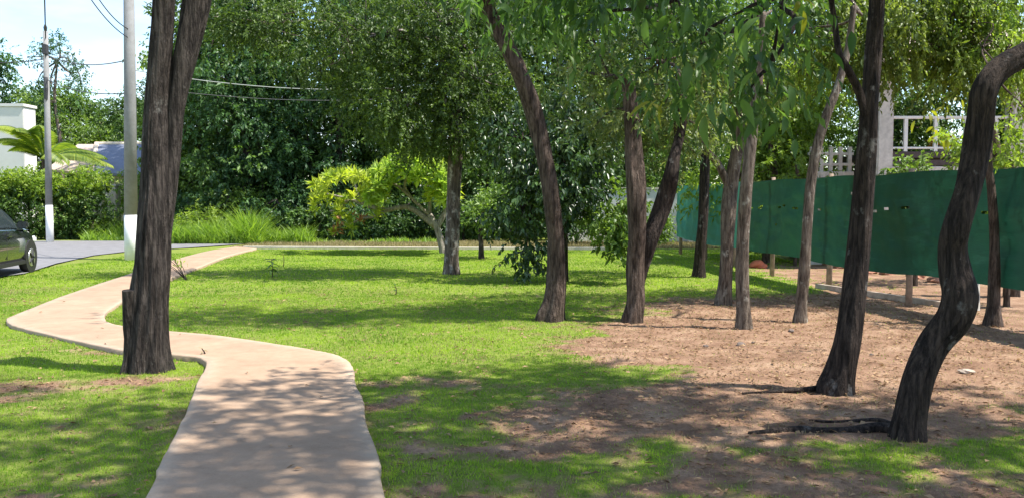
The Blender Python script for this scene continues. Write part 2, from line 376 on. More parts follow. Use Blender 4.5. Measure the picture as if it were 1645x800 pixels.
# ------------------------------------------------------------------ grass
def blades(xy, hgt_, wid, lean=.45, z=None, bend=True):
    n_ = len(xy); th = rng.uniform(0, 2*np.pi, n_); ln = rng.uniform(0, lean, n_); la = rng.uniform(0, 2*np.pi, n_)
    base = np.c_[xy, height(xy[:, 0], xy[:, 1])-.004 if z is None else z]
    s = np.c_[np.cos(th), np.sin(th), np.zeros(n_)]*wid[:, None]*.5
    L = np.c_[np.cos(la)*np.sin(ln), np.sin(la)*np.sin(ln), np.cos(ln)]*hgt_[:, None]
    if not bend:
        v = np.stack([base-s, base+s, base+L], 1).reshape(-1, 3); return v, np.arange(3*n_).reshape(-1, 3), 3
    mid = base+L*.55; tip = base+L; tip[:, :2] += np.c_[np.cos(la), np.sin(la)]*hgt_[:, None]*.3
    v = np.stack([base-s, base+s, mid+s*.7, tip, mid-s*.7], 1).reshape(-1, 3)
    k = np.arange(n_)[:, None]*5
    return v, np.concatenate([k+[0, 1, 2], k+[0, 2, 4], k+[4, 2, 3]], 0), 5
def scatter(n_, d0, d1, thr=.50, soft=.62, keep_dirt=False):
    # uniform over a wedge a little wider than the view
    d = np.sqrt(rng.uniform(d0*d0, d1*d1, n_)); x = rng.uniform(-.72, .70, n_)*(d+1.2)
    m_ = (x > -11.2-(d > 40)) & (x < 7.5)
    x, d = x[m_], d[m_]; D_ = dirt(x, d); p = np.clip((thr+soft/2-D_)/soft, .035, 1)
    m_ = (rng.random(len(x)) < p) & ~in_path(x, d); m_ &= ~((d > 26.5) & (x < -9.3)); m_ &= d < 28.45
    return np.c_[x[m_], d[m_]], D_[m_]
VV = []; FF = []; TT = []; off = 0
for (n_, d0, d1, h0, h1, w0, w1) in ((330000, 3.2, 8.5, .012, .034, .004, .008), (260000, 8.5, 15, .015, .040, .008, .015), (230000, 15, 28.5, .02, .05, .015, .030)):
    xy, Dd = scatter(n_, d0, d1)
    hh = rng.uniform(h0, h1, len(xy))*(.65+.8*fbm(xy[:, 0]*1.7, xy[:, 1]*1.7, 77, 3))*(1-.45*Dd)
    vv, ff, k = blades(xy, hh, rng.uniform(w0, w1, len(xy)), 1.3, bend=False)
    tint = np.clip(fbm(xy[:, 0]*1.3, xy[:, 1]*1.3, 21, 4)*1.7-.42+rng.normal(0, .22, len(xy)), 0, 1)
    VV.append(vv); FF.append(ff+off); TT.append(np.repeat(tint, k)); off += len(vv)
link('grass', mesh('grass', np.vstack(VV), np.vstack(FF), np.concatenate(TT)), M_grass, kind='stuff', label='short bright green lawn grass thinning over bare earth', category='grass')
# dry straw over the worn patches
xy, Dd = scatter(330000, 3.2, 16, .95, .5); k_ = (fbm(xy[:, 0]*2.6, xy[:, 1]*2.6, 15, 3)+rng.normal(0, .12, len(xy))+.25*np.clip(Dd-.2, -.2, .3)+.08*(xy[:, 1] < 8) > .52); xy = xy[k_]
vv, ff, k = blades(xy, rng.uniform(.012, .04, len(xy)), rng.uniform(.004, .010, len(xy)), 1.45, bend=False)
link('dry_grass', mesh('dry_grass', vv, ff, np.repeat(rng.random(len(xy)), k)), M_drygrass, kind='stuff', label='dry straw-coloured grass scattered over the worn earth', category='dry grass')

# ------------------------------------------------------------------ leaves and trees
def norm(a): return a/(np.linalg.norm(a, axis=-1, keepdims=True)+1e-9)
def leaf_mesh(name, base, ax, up, L, Wd, tint, fold=.18, curl=.15):
    ax = norm(ax); side = norm(np.cross(ax, up)); nn = np.cross(side, ax)
    L = L[:, None]; Wd = Wd[:, None]
    tip = base+ax*L-nn*L*curl; mid = base+ax*L*.45
    a = mid+side*Wd*.5+nn*Wd*fold; b_ = mid-side*Wd*.5+nn*Wd*fold
    v = np.stack([base, a, tip, b_], 1).reshape(-1, 3); k = np.arange(len(base))[:, None]*4
    return mesh(name, v, np.concatenate([k+[0, 1, 2], k+[0, 2, 3]], 0), np.repeat(tint, 4))
def crown_leaves(name, blobs, subs, sub_r, sprigs, per, L, Wd, droop=.3, spl=.35, shell=.55, rs=None, hang=.0):
    """blobs: (centre, radii); every blob gets subs clumps of sprigs, every sprig per leaves. Returns mesh and clump centres"""
    C0 = []; OUT = []; BL = []
    for q, (c, r) in enumerate(blobs):
        c = np.array(c); r = np.array(r); n_ = subs if np.isscalar(subs) else subs[q]
        d = norm(rng.normal(size=(n_, 3))); rad = rng.uniform(shell**2, 1, n_)**.5
        C0.append(c+d*r*rad[:, None]); OUT.append(d); BL.append(np.full(n_, q))
    C0 = np.vstack(C0); OUT = np.vstack(OUT)
    n_ = len(C0); szf = rng.uniform(.6, 1.35, n_)
    S = np.repeat(C0, sprigs, 0)+rng.normal(size=(n_*sprigs, 3))*np.array([1, 1, .72])*sub_r*.55*np.repeat(szf, sprigs)[:, None]
    SD = norm(norm(S-np.repeat(C0, sprigs, 0))*.8+np.repeat(OUT, sprigs, 0)*.5+rng.normal(size=S.shape)*.5-np.array([0, 0, droop]))
    ns = len(S); t = np.tile(np.linspace(.12, 1, per), ns); sd = np.repeat(SD, per, 0)
    l_ = np.repeat(rng.uniform(.6, 1.3, ns)*spl, per)
    base = np.repeat(S, per, 0)+sd*(t*l_)[:, None]-np.array([0, 0, 1.])*((t**2)*l_*hang)[:, None]
    nl = len(base)
    sidev = norm(np.cross(sd, rng.normal(size=(nl, 3))))
    ax = norm(sd*.55+sidev*.8+rng.normal(size=(nl, 3))*.25-np.array([0, 0, droop*.9]))
    up = norm(np.array([0, 0, 1.])+rng.normal(size=(nl, 3))*.55)
    Ls = L*rng.uniform(.6, 1.25, nl); Ws = Wd*rng.uniform(.7, 1.25, nl)
    tint = np.clip(np.repeat(np.repeat(rng.beta(.8, 1.1, n_)*.75, sprigs), per)+rng.uniform(-.1, .4, nl), 0, 1)
    return leaf_mesh(name, base, ax, up, Ls, Ws, tint), C0
def twigs_mesh(name, roots, ends, r0=.018, r1=.005):
    parts_ = []
    roots = np.array(roots)
    for e in ends:
        r = roots[np.argmin(np.linalg.norm(roots-e, axis=1)+rng.uniform(0, .5, len(roots)))]
        mid = (r+e)/2+rng.normal(size=3)*.12*np.linalg.norm(e-r)
        parts_.append(tube(cat([r, mid, e], 5), np.linspace(r0, r1, 5), 4, False))
    v, f = join(parts_); return mesh(name, v, f, smooth=True)
def stem_world(pts, d, seed=0, wob=.10, dep=None):
    """photo outline (px,py,width px) at distance d -> centreline and radii in metres"""
    out = []
    for k, (px, py, w) in enumerate(pts):
        dd = d+(dep[k] if dep else (wob*math.sin(k*1.7+seed) if k > 1 else 0))
        p = P(px, py, dd); out.append((p.x, p.y, p.z, w*.455*dd/F))
    return out
def trunk_mesh(name, pts4, seg=24, step=.05, amp=.10, flare=.35, seed=0, sink=.12, roots=5):
    p = list(pts4); x, y, z_, r = p[0]
    p = [(x, y, z_-sink, r*1.05)]+p
    n_ = max(8, int(sum(math.dist(p[k][:3], p[k+1][:3]) for k in range(len(p)-1))/step))
    q = cat(p, n_); rr = np.maximum(q[:, 3], .004)
    zb = q[:, 2]-z_
    v, f = tube(q[:, :3], rr, seg, True, amp, max(11, seg//4), 1.3, seed)
    # buttress flare round the foot
    V = v.reshape(n_, seg, 3); fl = flare*np.exp(-np.clip(zb, 0, None)/(r*1.5))
    th = np.linspace(0, 2*np.pi, seg, endpoint=False)
    lob = .6+.4*np.cos(roots*th+seed)+.25*np.cos((roots+2)*th+2*seed)
    V = q[:, None, :3]+(V-q[:, None, :3])*(1+fl[:, None]*lob[None])[:, :, None]
    return mesh(name, V.reshape(-1, 3), f, smooth=True)
def limb_mesh(name, a, b_, r0, r1, sag=.15, seg=10, amp=.08, seed=0):
    a = np.array(a); b_ = np.array(b_); m1 = a*.66+b_*.34+rng.normal(size=3)*.08*np.linalg.norm(b_-a); m2 = a*.33+b_*.67+rng.normal(size=3)*.08*np.linalg.norm(b_-a)
    m1[2] += sag*.6; m2[2] += sag
    q = cat([a, m1, m2, b_], 16); return mesh(name, *tube(q, np.linspace(r0, r1, 16), seg, True, amp, 8, 2, seed), smooth=True)
def tree(name, label, stems, matb, crown=None, group=None, category='tree', seg=24, amp=.10, flare=.13, roots=5, limbs=True, lim_r=.05, step=.05):
    """stems: list of centrelines (first = trunk, others = forks). crown: dict for crown_leaves, mat, twigs"""
    s0 = stems[0]; tree_foot = thing(name, label, category, group, (s0[0][0], s0[0][1], 0))
    sd = rng.integers(100)
    part('trunk', trunk_mesh('trunk', s0, seg, step, amp, flare, float(sd), roots=roots), matb, tree_foot)
    tips = [np.array(s0[-1][:3])]
    for s in stems[1:]:
        q = cat(s, max(10, int(14*len(s)))); part('fork', mesh('fork', *tube(q[:, :3], np.maximum(q[:, 3], .004), max(10, seg-6), True, amp, 11, 1.2, int(sd)+1), smooth=True), matb, tree_foot)
        tips.append(np.array(s[-1][:3]))
    crs = crown if isinstance(crown, list) else ([crown] if crown else [])
    for ci, c in enumerate(crs):
        c = dict(c); cm = c.pop('mat'); tw = c.pop('twigs', .3); lb = c.pop('limbs', limbs)
        ends = []
        if lb:
            for k, (cc, rr) in enumerate(c['blobs']):
                t0 = min(tips, key=lambda t: np.linalg.norm(t-np.array(cc)))
                e = np.array(cc)-np.array([0, 0, rr[2]*.15])
                part('limb', limb_mesh('limb', t0-np.array([0, 0, .04]), e, lim_r, lim_r*.35, .1), matb, tree_foot); ends.append(e); ends.append((t0+e)/2)
        else: ends = [np.array(cc) for cc, rr in c['blobs']]
        me, cen = crown_leaves('crown', **c)
        part('crown', me, cm, tree_foot, kind='stuff')
        if tw:
            sel = cen[rng.random(len(cen)) < tw]
            if len(sel): part('twigs', twigs_mesh('twigs', ends, sel), matb, tree_foot, kind='stuff')
    return tree_foot
def B(px, py, d, rx, ry, rz): return (tuple(P(px, py, d)), (rx, ry, rz))

# --- tree in the left foreground: twin stems, stub at the side
T1 = tree('tree', 'thick dark furrowed trunk forking in two beside the bend of the path',
  [stem_world([(234, 596, 76), (234, 560, 72), (238, 500, 68), (243, 420, 62), (248, 330, 54), (250, 250, 44), (252, 170, 39), (257, 90, 39), (264, 0, 40), (268, -80, 38)], 8.15, 1, .0),
   stem_world([(256, 400, 34), (266, 330, 32), (274, 250, 32), (282, 170, 36), (298, 90, 42), (318, 0, 46), (330, -70, 40)], 8.15, 2, .0, [.05, .05, .07, .08, .1, .12, .15])],
  M_bark_dark, dict(mat=M_leaf_fine, blobs=[((-3.2, 6.5, 6.0), (1.7, 1.5, 1.0)), ((-1.9, 5.5, 6.2), (1.7, 1.5, 1.0)), ((-4.2, 5.2, 6.3), (1.5, 1.5, .9))], subs=26, sub_r=.42, sprigs=13, per=8, L=.11, Wd=.05, droop=.4),
  seg=96, amp=.15, flare=.28, roots=7, step=.035)
s = [P(208, 525, 8.05), P(206, 490, 8.02), P(205, 466, 8.0)]
part('stub', mesh('stub', *tube([tuple(s[0]+Vector((.03, .02, -.35))), tuple(s[0]), tuple(s[1]), tuple(s[2])], [.075, .062, .055, .052], 14, True, .12, 7, 3, 2)), M_bark_dark, T1)

# --- twisted tree on the right
T2 = tree('tree', 'twisted dark trunk bending like an S before the green screen',
  [stem_world([(1457, 700, 58), (1462, 665, 52), (1474, 610, 52), (1497, 555, 54), (1530, 512, 60), (1541, 475, 62), (1534, 438, 56), (1530, 400, 48), (1536, 365, 46), (1552, 310, 45), (1567, 250, 45), (1577, 190, 43), (1583, 145, 44), (1604, 113, 44), (1650, 86, 42), (1720, 50, 38), (1790, 0, 33)], 5.85, 3, .03)],
  M_bark_black, dict(mat=M_leaf_fine, blobs=[((4.9, 5.1, 4.9), (1.6, 1.5, 1.0)), ((3.6, 4.2, 5.2), (1.5, 1.3, .8)), ((5.6, 3.6, 5.4), (1.6, 1.5, .9)), ((6.7, 5.6, 5.4), (1.5, 1.4, .8)), ((3.9, 2.6, 5.6), (1.4, 1.3, .7))], subs=30, sub_r=.36, sprigs=13, per=8, L=.14, Wd=.065, droop=.5),
  seg=72, amp=.14, flare=.18, roots=4, step=.03)
def ground_strip(pts, r0, r1, parent, mat, name='tree_foot', lift=-.003):  # thin tapering bark-coloured tube laid along the ground from a trunk foot
    w = [G(a, b) for a, b in pts]
    q = cat([(p.x, p.y, lift+.01*math.sin(k*2.1)) for k, p in enumerate(w)], 26)
    part(name, mesh(name, *tube(q, np.linspace(r0, r1, 26), 10, True, .2, 5, 4, 3), smooth=True), mat, parent)
ground_strip([(1448, 694), (1410, 688), (1350, 692), (1280, 690), (1203, 697)], .055, .016, T2, M_bark_black)
ground_strip([(1446, 688), (1410, 676), (1350, 675), (1300, 674)], .03, .008, T2, M_bark_black)

# --- straight dark tree left of it, with a side limb; carries the large drooping leaves
BIG = [B(1120, 60, 6.8, .75, .7, .38), B(1240, 90, 6.6, .42, .5, .42), B(980, 10, 7.0, .75, .6, .28), B(820, -25, 7.2, .7, .6, .22)]
T3 = tree('tree', 'straight blackish trunk with a thin side limb, large hanging leaves above',
  [stem_world([(1341, 624, 58), (1350, 590, 50), (1362, 540, 45), (1374, 450, 42), (1384, 350, 37), (1391, 250, 34), (1398, 150, 31), (1405, 50, 28), (1411, -30, 26), (1416, -110, 22)], 7.3, 2, .03),
   stem_world([(1393, 200, 16), (1380, 150, 15), (1362, 112, 14), (1348, 85, 12), (1340, 30, 10), (1325, -60, 8)], 7.25, 1, .05)],
  M_bark_black, [dict(mat=M_leaf_big, blobs=BIG, subs=[12, 5, 13, 11], sub_r=.24, sprigs=6, per=6, L=.12, Wd=.042, droop=.8, spl=.28),
   dict(mat=M_leaf_fine, blobs=[((2.6, 5.8, 5.3), (1.6, 1.4, .8)), ((1.2, 5.4, 5.6), (1.6, 1.5, .9)), ((3.6, 6.6, 5.7), (1.2, 1.2, .8)), ((.2, 4.2, 6.0), (1.5, 1.4, .8)), ((2.2, 3.6, 6.0), (1.5, 1.3, .8))], subs=28, sub_r=.36, sprigs=12, per=8, L=.15, Wd=.07, droop=.5)],
  seg=72, amp=.13, flare=.22, roots=5, step=.035, lim_r=.035)
ground_strip([(1318, 622), (1290, 626), (1240, 627), (1192, 631)], .03, .008, T3, M_bark_black)
# nearest large leaves, each its own
def big_leaf(k):
    L, Wd = .21, .075; xs = [0, .12, .32, .55, .78, 1]; ws = [.06, .55, 1, .95, .55, .02]; v = []; f = []
    for a, w in zip(xs, ws):
        zc = -.10*L*(a*1.6)**2*(1+.3*k); v += [(a*L, -w*Wd/2, zc+.012*w+.004*math.sin(9*a+k)), (a*L, 0, zc), (a*L, w*Wd/2, zc+.012*w)]
    for a in range(5):
        for s_ in range(2): q = a*3+s_; f.append([q, q+3, q+4, q+1])
    return mesh('leaf', v, f, np.full(len(v), .1+.28*k), True)
LEAFS = [big_leaf(k) for k in range(4)]
for me in LEAFS: me.materials.append(M_leaf_big)
LY = big_leaf(1); LY.materials.append(M_leaf_yell)
crown_parent = [o for o in T3.children if o.name.startswith('crown')][0]
rl = random.Random(5)
def leaf_spray(px, py, d, n_, spread=.12, dy=.0, meshes=LEAFS, size=1.0):
    c = P(px, py, d)
    for k in range(n_):
        o_ = bpy.data.objects.new('leaf', rl.choice(meshes)); COL.objects.link(o_); o_.parent = crown_parent
        a = rl.uniform(0, 2*math.pi)
        o_.location = c+Vector((rl.gauss(0, spread), rl.gauss(0, spread), rl.gauss(0, spread*.6)))
        o_.rotation_euler = (rl.uniform(-.7, .7), rl.uniform(.1, 1.4), a); s_ = size*rl.uniform(.5, 1.15); o_.scale = (s_, s_*rl.uniform(.8, 1.1), s_)
for (px, py, d, n_) in ((1075, 25, 6.3, 9), (1110, 85, 6.3, 8), (1140, 155, 6.2, 8), (1170, 40, 6.0, 9), (1235, 95, 6.1, 8), (1265, 185, 6.0, 6), (1250, 30, 6.0, 9), (1290, 10, 6.2, 7), (1030, 10, 6.5, 8), (960, -8, 6.6, 8), (890, -15, 6.6, 9), (830, -8, 6.6, 9), (760, -14, 6.6, 9), (1205, 180, 6.2, 5), (1165, 175, 6.4, 5), (1310, 70, 6.4, 4)):
    leaf_spray(px, py, d, n_)
leaf_spray(1272, 12, 5.9, 4, .06, meshes=[LY]); leaf_spray(1055, 150, 6.4, 4, .08, meshes=[LY]); leaf_spray(1520, 175, 9.0, 14, .16, meshes=[LY], size=.6); leaf_spray(1512, 215, 9.0, 9, .1, meshes=[LY], size=.55)

# --- leaning tree in the middle
T4 = tree('tree', 'reddish brown trunk curving over to one side on the open lawn',
  [stem_world([(884, 510, 46), (891, 480, 38), (894, 440, 34), (892, 380, 31), (886, 320, 31), (877, 265, 32), (862, 200, 33), (842, 135, 31), (816, 80, 29), (792, 35, 27), (772, -15, 25), (755, -70, 22)], 11.7, 4, .04)],
  M_bark_red, [dict(mat=M_leaf_forest, blobs=[((-.9, 11.4, 5.4), (1.5, .7, .8)), ((1.0, 11.5, 5.2), (1.5, .7, .7)), ((.1, 11.3, 6.2), (1.6, .7, .8)), ((2.4, 11.8, 6.0), (1.3, .7, .8))], subs=26, sub_r=.4, sprigs=13, per=7, L=.13, Wd=.055, droop=.5)],
  seg=48, amp=.11, flare=.35, roots=4)
# --- tree with a dark side fork, pale olive leaves
T5 = tree('tree', 'brown trunk with a dark fork at one side under pale olive leaves',
  [stem_world([(1015, 513, 34), (1021, 480, 33), (1021, 430, 34), (1024, 360, 34), (1022, 300, 36), (1018, 250, 34), (1014, 190, 28), (1008, 120, 22)], 11.6, 5, .04),
   stem_world([(1018, 490, 20), (1027, 440, 28), (1044, 385, 32), (1059, 345, 33), (1070, 310, 32), (1078, 280, 28), (1084, 250, 22), (1094, 210, 16), (1104, 160, 12)], 11.72, 2, .05)],
  M_bark_brown, [dict(mat=M_leaf_olive, blobs=[B(1010, 170, 12.3, .85, .9, .5), B(1085, 205, 12.2, .6, .7, .42), B(950, 110, 12.6, .7, .8, .5), B(1060, 90, 12.6, .9, .9, .5)], subs=[26, 17, 15, 20], sub_r=.25, sprigs=10, per=8, L=.10, Wd=.038, droop=.35, spl=.22)],
  seg=48, amp=.12, flare=.25, roots=4)
for o_ in T5.children:
    if o_.name.startswith('fork'): o_.data.materials[0] = M_bark_black; o_['label'] = 'blackish leaning fork'
# --- row of slim trees along the screen
def slim(label, pts, d, mat, crown, forks=(), **k):
    return tree('tree', label, [stem_world(pts, d, random.random()*6, .03)]+[stem_world(q, d, 1, .03) for q in forks], mat, crown, seg=26, amp=.08, **{'lim_r': .022, **k})
T6 = slim('slim dark trunk against the far pale end of the green screen', [(1122, 443, 24), (1124, 415, 20), (1128, 370, 18), (1131, 310, 18), (1133, 250, 17), (1135, 170, 14)], 18.2, M_bark_black,
  dict(mat=M_leaf_forest, blobs=[B(1120, 190, 18.4, 1.2, 1.2, .7), B(1160, 120, 18.6, 1.3, 1.3, .9), B(1100, 60, 18.8, 1.5, 1.2, .9)], subs=20, sub_r=.33, sprigs=11, per=7, L=.12, Wd=.055, droop=.4))
T7 = slim('mossy brown trunk close behind the pale grey slender one, branching low', [(1162, 486, 29), (1165, 455, 25), (1168, 400, 24), (1170, 340, 26), (1175, 290, 25), (1186, 230, 20), (1192, 150, 16)], 13.5, M_bark_grey,
  dict(mat=M_leaf_olive, blobs=[B(1165, 170, 13.9, .8, .9, .5), B(1130, 110, 14, .9, .9, .6)], subs=16, sub_r=.3, sprigs=10, per=7, L=.10, Wd=.045, droop=.45), forks=[[(1172, 300, 16), (1152, 262, 13), (1132, 236, 10), (1118, 190, 7)]])
T8 = slim('pale grey slender trunk leaning slightly, nearest of the row before the screen', [(1195, 526, 30), (1194, 495, 25), (1192, 440, 24), (1194, 370, 22), (1199, 300, 22), (1206, 230, 21), (1214, 160, 18), (1222, 90, 15), (1226, 20, 12)], 10.9, M_bark_grey,
  dict(mat=M_leaf_forest, blobs=[B(1200, 40, 13.2, 1.1, 1.0, .7), B(1090, 20, 13.5, 1.0, 1.0, .6)], subs=20, sub_r=.33, sprigs=11, per=7, L=.12, Wd=.055, droop=.45))
T9 = slim('thin tan trunk leaning outwards in front of the middle of the screen', [(1285, 515, 24), (1288, 480, 20), (1293, 420, 19), (1297, 360, 18), (1303, 290, 18), (1313, 235, 17), (1330, 180, 16), (1346, 140, 14), (1362, 80, 12), (1372, 10, 10)], 11.5, M_bark_grey,
  dict(mat=M_leaf_lime, blobs=[B(1300, 95, 14.2, .8, .8, .5), B(1290, 30, 14.2, .9, .9, .5)], subs=14, sub_r=.3, sprigs=10, per=7, L=.085, Wd=.035, droop=.6))
T10 = slim('thin brown trunk standing behind the twisted tree by the screen', [(1595, 520, 30), (1596, 490, 22), (1598, 430, 19), (1597, 370, 17), (1593, 310, 15), (1588, 260, 14), (1592, 200, 12), (1600, 120, 10)], 11.2, M_bark_brown,
  dict(mat=M_leaf_lime, blobs=[B(1620, 60, 13.0, .9, .9, .6), B(1560, 30, 13.4, .9, .9, .5), B(1650, 210, 11.0, .35, .35, .18)], subs=[20, 20, 6], sub_r=.28, sprigs=10, per=8, L=.09, Wd=.04, droop=.6), lim_r=.016)
# --- weeping fine-leaved tree beyond the screen fills the upper right
TW = tree('tree', 'weeping tree with fine hanging foliage rising behind the green screen',
  [[(8.4, 14.6, 0, .13), (8.3, 14.5, 1.2, .12), (8.0, 14.6, 2.6, .11), (7.5, 14.4, 4.2, .09), (7.2, 14.3, 5.6, .06)]],
  M_bark_brown, dict(mat=M_leaf_weep, blobs=[B(1420, 60, 13.6, .75, .8, .8), B(1500, 60, 13.4, .8, .8, .9), B(1580, 40, 13.8, .8, .8, .8), B(1360, 10, 13.8, .7, .8, .6), B(1460, 0, 14.2, 1.2, 1, .7), B(1640, 60, 13.6, .9, .9, .9), B(1330, 70, 14.6, .6, .8, .5)], subs=[32, 36, 30, 24, 34, 26, 18], sub_r=.3, sprigs=8, per=16, L=.085, Wd=.042, droop=.9, spl=.4, hang=.25), seg=16)
# --- feathery dark tree in the middle distance with patched pale trunk
T11 = tree('tree', 'pale patched trunk carrying a dark feathery crown, in front of the yellow-green frangipani',
  [stem_world([(725, 439, 28), (725, 415, 26), (727, 370, 26), (729, 310, 25), (731, 260, 26), (735, 200, 22), (738, 130, 18), (735, 60, 14)], 19, 2, .05)],
  M_bark_pale, dict(mat=M_leaf_feather, blobs=[B(660, 150, 18.6, 1.7, 1.4, 1.0), B(770, 110, 18.6, 1.4, 1.4, 1.3), B(560, 60, 18.4, 1.9, 1.4, .9), B(430, 30, 18.2, 1.5, 1.2, .75), B(700, 10, 18.8, 2.2, 1.6, .9), B(700, 215, 18.7, .9, 1.0, .35)], subs=[90, 70, 74, 44, 60, 32], sub_r=.36, sprigs=9, per=16, L=.085, Wd=.042, droop=.45, spl=.4, hang=.12, shell=.3), seg=20, amp=.08)
# --- dark dense broad-leaved tree behind the leaning one, boughs to the ground
T14 = tree('tree', 'dark dense broad-leaved tree behind the leaning trunk, boughs hanging to the grass',
  [[(1.0, 17.6, 0, .14), (1.02, 17.6, .9, .12), (1.0, 17.5, 2.0, .1), (.95, 17.5, 3.0, .07)]],
  M_bark_black, dict(mat=M_leaf_dark, blobs=[B(900, 270, 17.4, 1.0, 1.1, .75), B(840, 330, 17.3, .6, .7, .45), B(845, 395, 17.1, .25, .3, .35), B(930, 190, 17.8, 1.0, 1.1, .7), B(840, 215, 17.8, .9, 1.0, .7), B(930, 320, 17.2, .5, .6, .35)], subs=[46, 22, 9, 34, 28, 14], sub_r=.26, sprigs=8, per=8, L=.14, Wd=.065, droop=.7, spl=.28, shell=.35), seg=16)
# --- bush with sunlit leaves
tree('shrub', 'sunlit leafy bush between the dark tree and the forked brown trunk',
  [[(2.55, 17.0, 0, .05), (2.5, 17.0, .5, .045), (2.4, 17.0, 1.3, .03)]], M_bark_brown, dict(mat=M_leaf_forest2, blobs=[B(972, 372, 16.8, .38, .45, .38), B(990, 325, 16.9, .35, .4, .3), B(1010, 395, 16.8, .22, .3, .15)], subs=[14, 9, 5], sub_r=.2, sprigs=7, per=7, L=.14, Wd=.07, droop=.5, spl=.22), category='bush', seg=10, flare=.1)
# --- small tree
tree('tree', 'small low tree with a thin dark stem beside the frangipani', [stem_world([(773, 414, 11), (773, 395, 9), (772, 370, 8), (775, 345, 6)], 24, 1, .02)], M_bark_dark,
  dict(mat=M_leaf_forest2, blobs=[B(785, 345, 24, .6, .6, .5), B(800, 318, 24.2, .5, .5, .35)], subs=[20, 12], sub_r=.22, sprigs=9, per=7, L=.12, Wd=.06, droop=.4, spl=.22), seg=10, flare=.2)
# --- frangipani: smooth forking limbs, bright rosettes
def rosettes(name, spots, L, Wd, per):
    bs = []; ax = []; up = []
    for c, dr in spots:
        dr = norm(np.array(dr)); d = norm(rng.normal(size=(per, 3))*.75+dr*.75); bs.append(np.array(c)+d*.03); ax.append(d); up.append(np.tile(dr, (per, 1))+rng.normal(size=(per, 3))*.3)
    bs = np.vstack(bs); n_ = len(bs)
    return leaf_mesh(name, bs, np.vstack(ax), np.vstack(up), L*rng.uniform(.7, 1.2, n_), Wd*rng.uniform(.8, 1.2, n_), np.clip(np.repeat(rng.uniform(0, .6, len(spots)), per)+rng.uniform(0, .4, n_), 0, 1), .12, .2)
FD = 26.5
TF = tree('frangipani_tree', 'low wide frangipani with pale forking limbs and bright yellow-green leaves', [stem_world([(712, 404, 13), (706, 380, 12), (700, 362, 11), (690, 345, 9)], FD, 1, .02)], M_bark_smooth, None, seg=14, flare=.15, amp=.04)
limbs_px = [[(700, 364), (672, 342), (650, 332), (620, 338), (590, 330), (560, 320), (525, 312)], [(702, 366), (716, 340), (730, 318), (740, 300)], [(690, 346), (660, 318), (640, 300), (620, 290)], [(690, 346), (690, 318), (685, 295), (680, 280)], [(620, 338), (600, 348), (580, 352), (560, 362)], [(660, 318), (650, 300), (655, 280)], [(590, 330), (575, 312), (570, 295)], [(712, 404), (722, 372), (728, 350)], [(560, 320), (545, 335), (530, 340)]]
for k, q in enumerate(limbs_px):
    c = cat([tuple(P(a, b_, FD+(.5*math.sin(k*2.3))*i_/len(q))) for i_, (a, b_) in enumerate(q)], 14)
    part('limb', mesh('limb', *tube(c, np.linspace(.10 if k in (0, 1) else .06, .03, 14), 8, True, .05, 4, 3, k), smooth=True), M_bark_smooth, TF)
def dome(px0, px1, py0, py1, n_, dr=1.2):
    out = []
    for _ in range(n_):
        a = rng.uniform(0, np.pi); rr = rng.uniform(.72, 1)
        px = (px0+px1)/2+math.cos(a)*rr*(px1-px0)/2; py = py1-math.sin(a)*rr*(py1-py0); dd = rng.uniform(-dr, dr)
        p = P(px, py, FD+dd); out.append((tuple(p), (math.cos(a)*.6, dd*.4, .8)))
    return out
part('crown', rosettes('crown', dome(590, 728, 250, 325, 210, 1.4)+dome(600, 725, 275, 330, 60, 1.2), .28, .09, 15), M_leaf_plumg, TF, kind='stuff')
part('crown', rosettes('crown', dome(500, 620, 276, 318, 75, 1.2)+dome(540, 612, 308, 352, 20, .7)+dome(690, 735, 264, 330, 30, .9)+dome(503, 545, 312, 350, 9, .6)+dome(536, 566, 345, 385, 6, .3), .27, .085, 14), M_leaf_plum, TF, kind='stuff')
part('crown', rosettes('crown', dome(535, 600, 345, 385, 9, .5), .20, .06, 9), M_leaf_red, TF, kind='stuff')

# ------------------------------------------------------------------ the wood beyond the lawn
def wood_tree(px, d, h, rw, mat, dens=1.0, label='tall dense tree in the dark wood beyond the lawn', low=.12, group='trees of the wood beyond the lawn', L=.20, name='forest_tree'):
    b0 = P(px, 390, d); x = b0.x; bl = []
    for k in range(7):
        t = k/6; zc = h*(low+(.93-low)*t); r = rw*(1.0-.55*t**2)*rng.uniform(.75, 1.1)
        bl.append(((x+rng.uniform(-.45, .45)*rw, d+rng.uniform(-.5, .3)*rw, zc), (r, r*.85, h*.13)))
    return tree(name, label, [[(x, d, 0, .22), (x+.1, d, h*.3, .18), (x-.1, d, h*.6, .12), (x, d, h*.85, .06)]], M_bark_dark,
      dict(mat=mat, blobs=bl, subs=int(30*dens), sub_r=.52, sprigs=14, per=7, L=L, Wd=L*.5, droop=.45, spl=.45, shell=.35, twigs=.1), group=group, seg=12, lim_r=.07)
